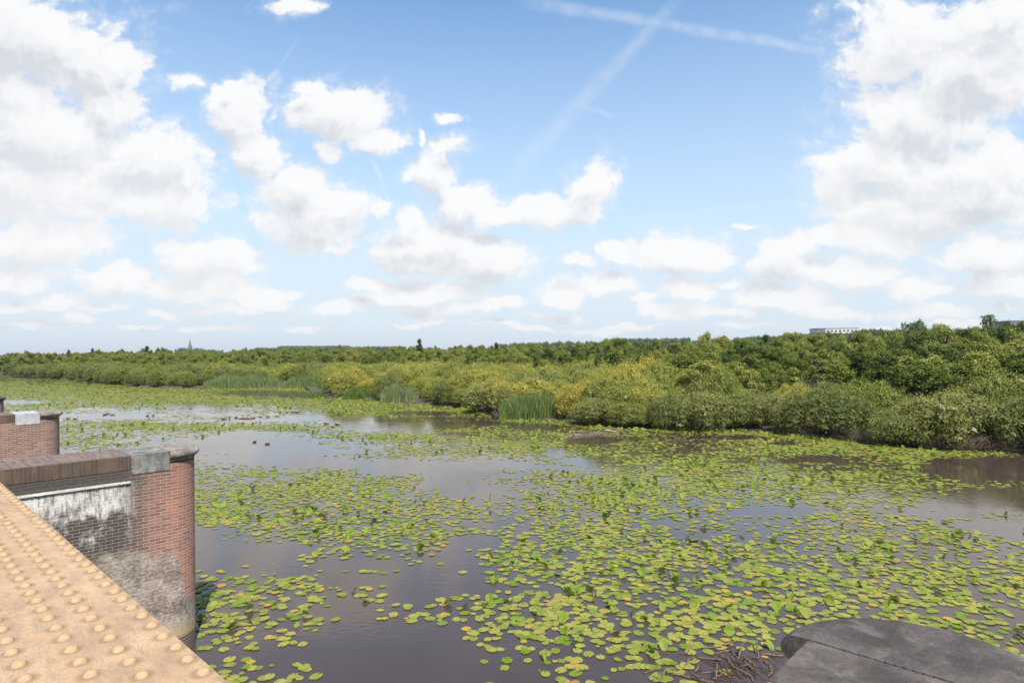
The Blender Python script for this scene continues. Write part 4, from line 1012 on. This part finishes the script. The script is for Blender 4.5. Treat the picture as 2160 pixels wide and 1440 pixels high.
# ------------------------------------------------------------------ floating sticks in front
M_stick = simple("wet_brown_wood", (0.135, 0.075, 0.045), 0.7, 0.65, 30, 0.006); 
STICKS = [[(850, 170), (1060, 165), (1200, 120), (1300, 100)], [(1015, 240), (1100, 205), (1200, 200), (1290, 280)], [(1060, 260), (1160, 300), (1240, 410), (1450, 510), (1490, 580)], [(1300, 310), (1350, 220), (1410, 200)],
 [(1375, 280), (1540, 400)], [(1370, 330), (1440, 410), (1550, 515)], [(1310, 400), (1420, 400)], [(1545, 150), (1540, 230), (1560, 290), (1490, 285)], [(1590, 240), (1700, 250), (1830, 270), (1930, 260)], [(1620, 330), (1700, 380), (1725, 480), (1680, 520)],
 [(620, 415), (680, 330), (750, 320)], [(100, 480), (230, 440), (270, 380), (355, 365)], [(400, 405), (480, 455), (560, 460)], [(230, 530), (320, 570), (390, 440)], [(440, 500), (560, 500), (700, 545), (990, 595)], [(700, 480), (840, 550)],
 [(820, 480), (1050, 465), (1200, 555)], [(1020, 580), (1040, 490)], [(770, 285), (960, 315), (1090, 330)], [(560, 230), (650, 240), (690, 200)], [(1270, 210), (1330, 240)], [(970, 560), (1100, 520)], [(1080, 440), (1150, 470)], [(760, 470), (810, 410)], [(550, 345), (620, 350)]]
SLAB = ["long pale stick farthest from the bridge, tapering to the left", "bent stick shaped like a hook in the middle of the floating heap", "long winding stick running from the heap's middle to the picture's bottom", "short thick stick standing up out of the floating heap",
 "straight stick pointing down right, beside the thick upright one", "straight stick crossing below the thick upright one", "small twig lying flat, touching a longer straight stick", "upright curved stick with a foot, near the slate cap", "knobbly stick touching the slate cap's left tip", "hooked stick against the slate cap's side",
 "short bent orange brown stick left of the heap's centre", "mossy stick at the heap's far left end", "slim forked twig right of the mossy stick", "v shaped twig below the mossy stick", "longest straight stick at the picture's bottom edge", "orange brown twig next to the longest straight stick",
 "bent stick with a kink, right of the longest straight one", "short upright twig at the heap's bottom", "thin dark stick under lily leaves in the heap's middle", "short twig half hidden by lily leaves at the heap's left", "stub lying left of the thick upright stick", "small crossed twig at the heap's bottom", "short dark stub above the kinked stick", "small grey twig beside the orange brown one", "tiny dark stub above the slim forked twig"]
for pl_, lb in zip(STICKS, SLAB):
    P_ = [ground(1340 + a / 6, 1340 + b / 6, 0.0) for a, b in pl_]; L = sum((b - a).length for a, b in zip(P_, P_[1:]))
    r0 = R.uniform(.008, .013) if L > .25 else R.uniform(.006, .009); pts_ = []; rad = []
    for a, b in zip(P_, P_[1:]):
        m_ = max(2, int((b - a).length / .03))
        for i in range(m_):
            f = i / m_; p = a.lerp(b, f); pts_.append(p + Vector((R.gauss(0, .004), R.gauss(0, .005), 0)))
    pts_.append(P_[-1]); n = len(pts_); z0, z1 = R.uniform(.004, .02), R.uniform(.0, .05)
    if lb.startswith(("short thick", "short upright")): z1 = .16
    if lb.startswith("upright curved"): z0 = .14; z1 = .0
    for i, p in enumerate(pts_):
        f = i / (n - 1); p.z = z0 + (z1 - z0) * f + R.uniform(0, .005); rad.append(r0 * (.55 + .75 * math.sin(math.pi * (.12 + .76 * f))) * R.uniform(.82, 1.22))
    mb = MB().tube(pts_, rad, 8)
    for i in range(2, n - 2, 3):
        if R.random() < .55:
            p = pts_[i]; dvec = Vector((R.uniform(-1, 1), R.uniform(-1, 1), R.uniform(.1, .8))).normalized(); ln_ = R.uniform(.02, .04); mb.tube([p, p + dvec * ln_], [rad[i] * .6, rad[i] * .4], 5)
    o = mb.build("floating_stick", M_stick, None, True); tag(o, lb, "stick", "brown sticks floating beside the dark pier cap")

mb = MB()
for i in range(130):
    c_ = ground(R.gauss(1545, 48), R.gauss(1412, 15)); a = R.uniform(0, 3.14); L = R.uniform(.04, .16); dv = Vector((math.cos(a), math.sin(a), R.uniform(-.1, .15))) * L; bend = Vector((R.gauss(0, .015), R.gauss(0, .015), 0)); c_.z = R.uniform(.003, .03)
    mb.tube([c_ - dv, c_ + bend, c_ + dv], [.003, .005, .002], 5)
tag(mb.build("twig_tangle", simple("dark_wet_twigs", (0.06, 0.038, 0.026), 0.6, .4, 20), None, True), "tangle of fine dark wet twigs floating under the brown sticks", "twigs")

# ------------------------------------------------------------------ birds
M_duck = simple("brown_feathers", (0.24, 0.185, 0.15), 0.9, 0.3, 30); M_duckb = simple("pale_breast_feathers", (0.5, 0.45, 0.4), 0.9, 0.15, 30); M_dk = simple("dark_feathers", (0.035, 0.03, 0.028), 0.9); M_bill = simple("orange_bill", (0.45, 0.18, 0.05), 0.6)
def duck_meshes():
    body = MB().tube([(-.23, 0, .10), (-.19, 0, .085), (-.12, 0, .065), (-.02, 0, .055), (.08, 0, .06), (.14, 0, .09), (.165, 0, .135), (.172, 0, .175), (.185, 0, .205), (.21, 0, .21), (.232, 0, .205)],
                     [.006, .028, .062, .085, .078, .052, .032, .026, .032, .032, .014], 12, [.5, .7, .85, .85, .9, 1.05, 1.1, 1, 1, .95, .8])
    b = py_mesh("body", body.V, body.F, True); b.materials.append(M_duck)
    bl = MB().tube([(.225, 0, .203), (.25, 0, .197), (.272, 0, .194)], [.013, .013, .009], 8, [.6, .45, .35]); bm_ = py_mesh("bill", bl.V, bl.F, True); bm_.materials.append(M_bill)
    ws = []
    for s in (-1, 1):
        wg = MB().tube([(.09, s * .062, .085), (.02, s * .078, .095), (-.08, s * .068, .10), (-.17, s * .035, .105), (-.22, s * .012, .11)], [.018, .042, .04, .02, .005], 8, [1, 1, 1, .8, .6])
        wm = py_mesh("wing", wg.V, wg.F, True); wm.materials.append(M_duckb if s > 0 else M_dk); wm.materials[0] = M_duck; ws.append(wm)
    br = MB().tube([(.125, 0, .05), (.155, 0, .075), (.168, 0, .10)], [.03, .04, .022], 10); brm = py_mesh("breast", br.V, br.F, True); brm.materials.append(M_duckb)
    return b, bm_, ws, brm
DK = duck_meshes()
def duck(X, Y, sc, rz, label, z=0.0):
    p = ground(X, Y, z); e = empty("duck", (p.x, p.y, z - .01), rz); e.scale = (sc * .85,) * 3; tag(e, label, "duck", "ducks resting on the lake")
    for nm, me in (("body", DK[0]), ("bill", DK[1]), ("wing", DK[2][0]), ("wing", DK[2][1]), ("breast", DK[3])): link(nm, me, e)
    return e
DUCKS = [(144, 882.5, 1, 0.2, "leftmost duck, swimming close to the brown pier's nose"), (159, 883.5, 1, 0.1, "duck swimming just right of the leftmost one"), (221, 874.5, 1.1, 3.0, "left duck of the trio swimming right of the brown pier"), (227, 872.5, 1.1, 0.2, "rearmost duck of the trio right of the brown pier"), (238, 874.5, 1, 0.0, "right duck of the trio swimming right of the brown pier"),
 (311, 877, .9, 1.4, "duck at the upper edge of the green pad raft, left of its neighbour"), (323, 876.5, .9, 1.9, "duck at the upper edge of the green pad raft, right of its neighbour"), (348, 861, .9, 2.9, "far duck in the narrow bright water, left one"), (402, 861.5, .9, 0.1, "far duck in the narrow bright water, right one"),
 (472.5, 883.5, 1.2, 0.6, "dark duck at the left end of the floating log row"), (498, 881, 1, 1.5, "upright duck left of the floating log"), (534, 881.5, 1, 3.1, "duck directly right of the floating log"), (550, 879, .8, 0.4, "small dark duck in the log row, before a pair"), (565, 879, 1, 3.0, "duck in the log row, third from its right end"), (585, 877.5, .9, 0.2, "duck at the right end of the log row"),
 (540, 868.5, .9, 0.1, "duck sitting on pads above the log row"), (605, 869.5, .8, 1.4, "pale duck on pads left of a gathering"), (618, 869, 1, 0.2, "left duck of the gathering on the far pads"), (625, 869.5, 1.1, 2.9, "middle duck of the gathering on the far pads"), (631, 868, .9, 0.4, "right duck of the gathering on the far pads"),
 (699, 877.5, .8, 1.2, "lone dark duck in the blue water, farther than the swimming pair"), (689, 893.5, 1.15, 0.0, "left duck of the pair swimming in blue water"), (712, 895, 1.15, 0.05, "right duck of the pair swimming in blue water"), (702, 900.5, .8, 2.5, "duck at the pad edge below the swimming pair"),
 (537, 932, .95, 1.4, "dark duck facing away on open water, left of its neighbour"), (564, 936, .95, 1.1, "white breasted duck on open water, nearest to the bridge"),
 (1209, 911, .8, 1.2, "duck at the top left of the twig heap"), (1224, 912.5, .8, 1.8, "duck on the twig heap, second from its left end"), (1217, 919, 1.0, 3.4, "plump duck at the front of the twig heap"), (1202, 921, .8, 0.5, "duck at the left tip of the twig heap"), (1261, 913.5, .8, 1.5, "duck in the middle of the twig heap"), (1282, 911.5, 1.4, 0.1, "large duck resting at the right end of the twig heap"), (1294, 912, 1.0, 0.0, "duck right behind the large one on the twig heap"), (1301, 915, .8, 1.2, "last duck on the right of the twig heap")]
for a in DUCKS: duck(*a)
# twig heap
mb = MB()
for i in range(110):
    Xc = R.gauss(1240, 28); Yc = 917 + (Xc - 1238) * -.09 + R.uniform(-3, 3); p = ground(Xc, Yc); a = R.uniform(0, 3.14); L = R.uniform(.15, .5); dv = Vector((math.cos(a), math.sin(a) * .5, R.uniform(-.1, .3))) * L
    z = R.uniform(.0, .05); q0 = p + Vector((0, 0, z)); mb.tube([q0 - dv, q0, q0 + dv + Vector((0, 0, R.uniform(0, .05)))], [.012, .02, .008], 5)
o = mb.build("twig_heap", M_heap, None, True); tag(o, "heap of reddish brown twigs floating off the right bank, with ducks on it", "twig heap")
p = ground(519, 883); mb = MB().tube([p + Vector((-.6, 0, 0)), p + Vector((-.2, .03, .03)), p + Vector((.25, -.02, .03)), p + Vector((.6, .02, .0))], [.03, .055, .05, .02], 8); o = mb.build("floating_log", M_stick, None, True); tag(o, "thin reddish log floating in bright water among ducks", "log")

# ------------------------------------------------------------------ far buildings
M_wall_w = simple("pale_render", (0.62, 0.56, 0.52), 0.9, 0.08, .5); M_wall_d = simple("dark_panels", (0.11, 0.115, 0.13), 0.8); M_glass = simple("window_glass", (0.05, 0.06, 0.075), 0.25); M_conc = simple("brown_brickwork", (0.20, 0.15, 0.13), 0.9, .1, .5); M_slate = simple("spire_slate", (0.10, 0.095, 0.11), 0.7); M_chbrick = simple("church_brick", (0.26, 0.19, 0.17), 0.9)
def at_x(X, d_): return ray(X, horizon(X))[0] * d_
def block(x0, x1, top, d_, label, wall, name, xd):
    a, b = at_x(x0, d_), at_x(x1, d_); zt = EYE + (horizon((x0 + x1) / 2) - top) / F * d_; e = empty(name, ((a + b) / 2, d_, 0)); w_ = (b - a) / 2; tag(e, label, "building")
    MB().box(-w_, w_, 0, 14, 0, zt).build("wall", wall, e)
    MB().box(-w_ - .25, w_ + .25, -.3, 14.3, zt + .003, zt + .5).build("roof", M_wall_d, e)
    MB().box(-w_ - .05, -w_ + (xd - x0) / (x1 - x0) * 2 * w_, -.12, -.003, 0, zt - .01).build("end_panel", M_wall_d, e)
    nW = max(3, int(2 * w_ / 4.2)); xs = -w_ + (xd - x0) / (x1 - x0) * 2 * w_ + 1.0; stp = (w_ - xs) / nW
    for fl in range(4):
        for i in range(nW):
            z_ = zt - 2.6 - fl * 3.0; MB().box(xs + i * stp, xs + i * stp + stp * .6, -.06, -.004, z_, z_ + 1.5).build("window", M_glass, e)
    return e
block(1725, 1812, 693, 520, "white flat roofed block of flats peeking over the wood", M_wall_w, "apartment_block", 1742)
block(2131, 2230, 677, 420, "brown high block with a dark end wall at the right horizon", M_conc, "apartment_block", 2142)
e = empty("church", (at_x(401, 1500), 1500, 0)); tag(e, "distant church with a slim dark spire above the left skyline", "church")
MB().box(-4, 4, -4, 4, 0, 27).build("tower", M_chbrick, e)
V = [(-4.4, -4.4, 27.01), (4.4, -4.4, 27.01), (4.4, 4.4, 27.01), (-4.4, 4.4, 27.01), (-2.4, -2.4, 33), (2.4, -2.4, 33), (2.4, 2.4, 33), (-2.4, 2.4, 33), (0, 0, 50)]
link("spire", py_mesh("spire", V, [(0, 1, 5, 4), (1, 2, 6, 5), (2, 3, 7, 6), (3, 0, 4, 7), (4, 5, 8), (5, 6, 8), (6, 7, 8), (7, 4, 8)]), e, M_slate)
MB().box(4.01, 30, -6, 6, 0, 14).build("nave", M_chbrick, e)
V = [(4.01, -6.5, 14.01), (30, -6.5, 14.01), (30, 6.5, 14.01), (4.01, 6.5, 14.01), (4.01, 0, 20), (30, 0, 20)]
link("roof", py_mesh("roof", V, [(0, 1, 5, 4), (2, 3, 4, 5), (1, 2, 5), (3, 0, 4)]), e, M_slate)
o = MB().tube([(0, 0, 0), (0, 0, 22), (0, 0, 29)], [.9, .7, .2], 6).build("mast", M_wall_d); o.location = (at_x(377, 1500), 1500, 0); tag(o, "thin distant mast left of the church spire", "mast")

# ------------------------------------------------------------------ air
HZ = MB().box(-5200, 5200, -450, 4300, -1.4, 62).build("haze", None); tag(HZ, "thin pale summer haze over the marsh", "haze", kind="stuff")
mh = bpy.data.materials.new("haze"); mh.use_nodes = True; qh = G(mh.node_tree); qh.n.clear(); oh = qh.new('ShaderNodeOutputMaterial'); pv = qh.new('ShaderNodeVolumePrincipled')
pv.inputs['Color'].default_value = (0.93, 0.96, 1.0, 1); pv.inputs['Density'].default_value = 0.00014; pv.inputs['Anisotropy'].default_value = 0.3
qh.l.new(pv.outputs[0], oh.inputs['Volume']); HZ.data.materials.append(mh)
C.cycles.volume_bounces = 0; C.cycles.volume_max_steps = 64
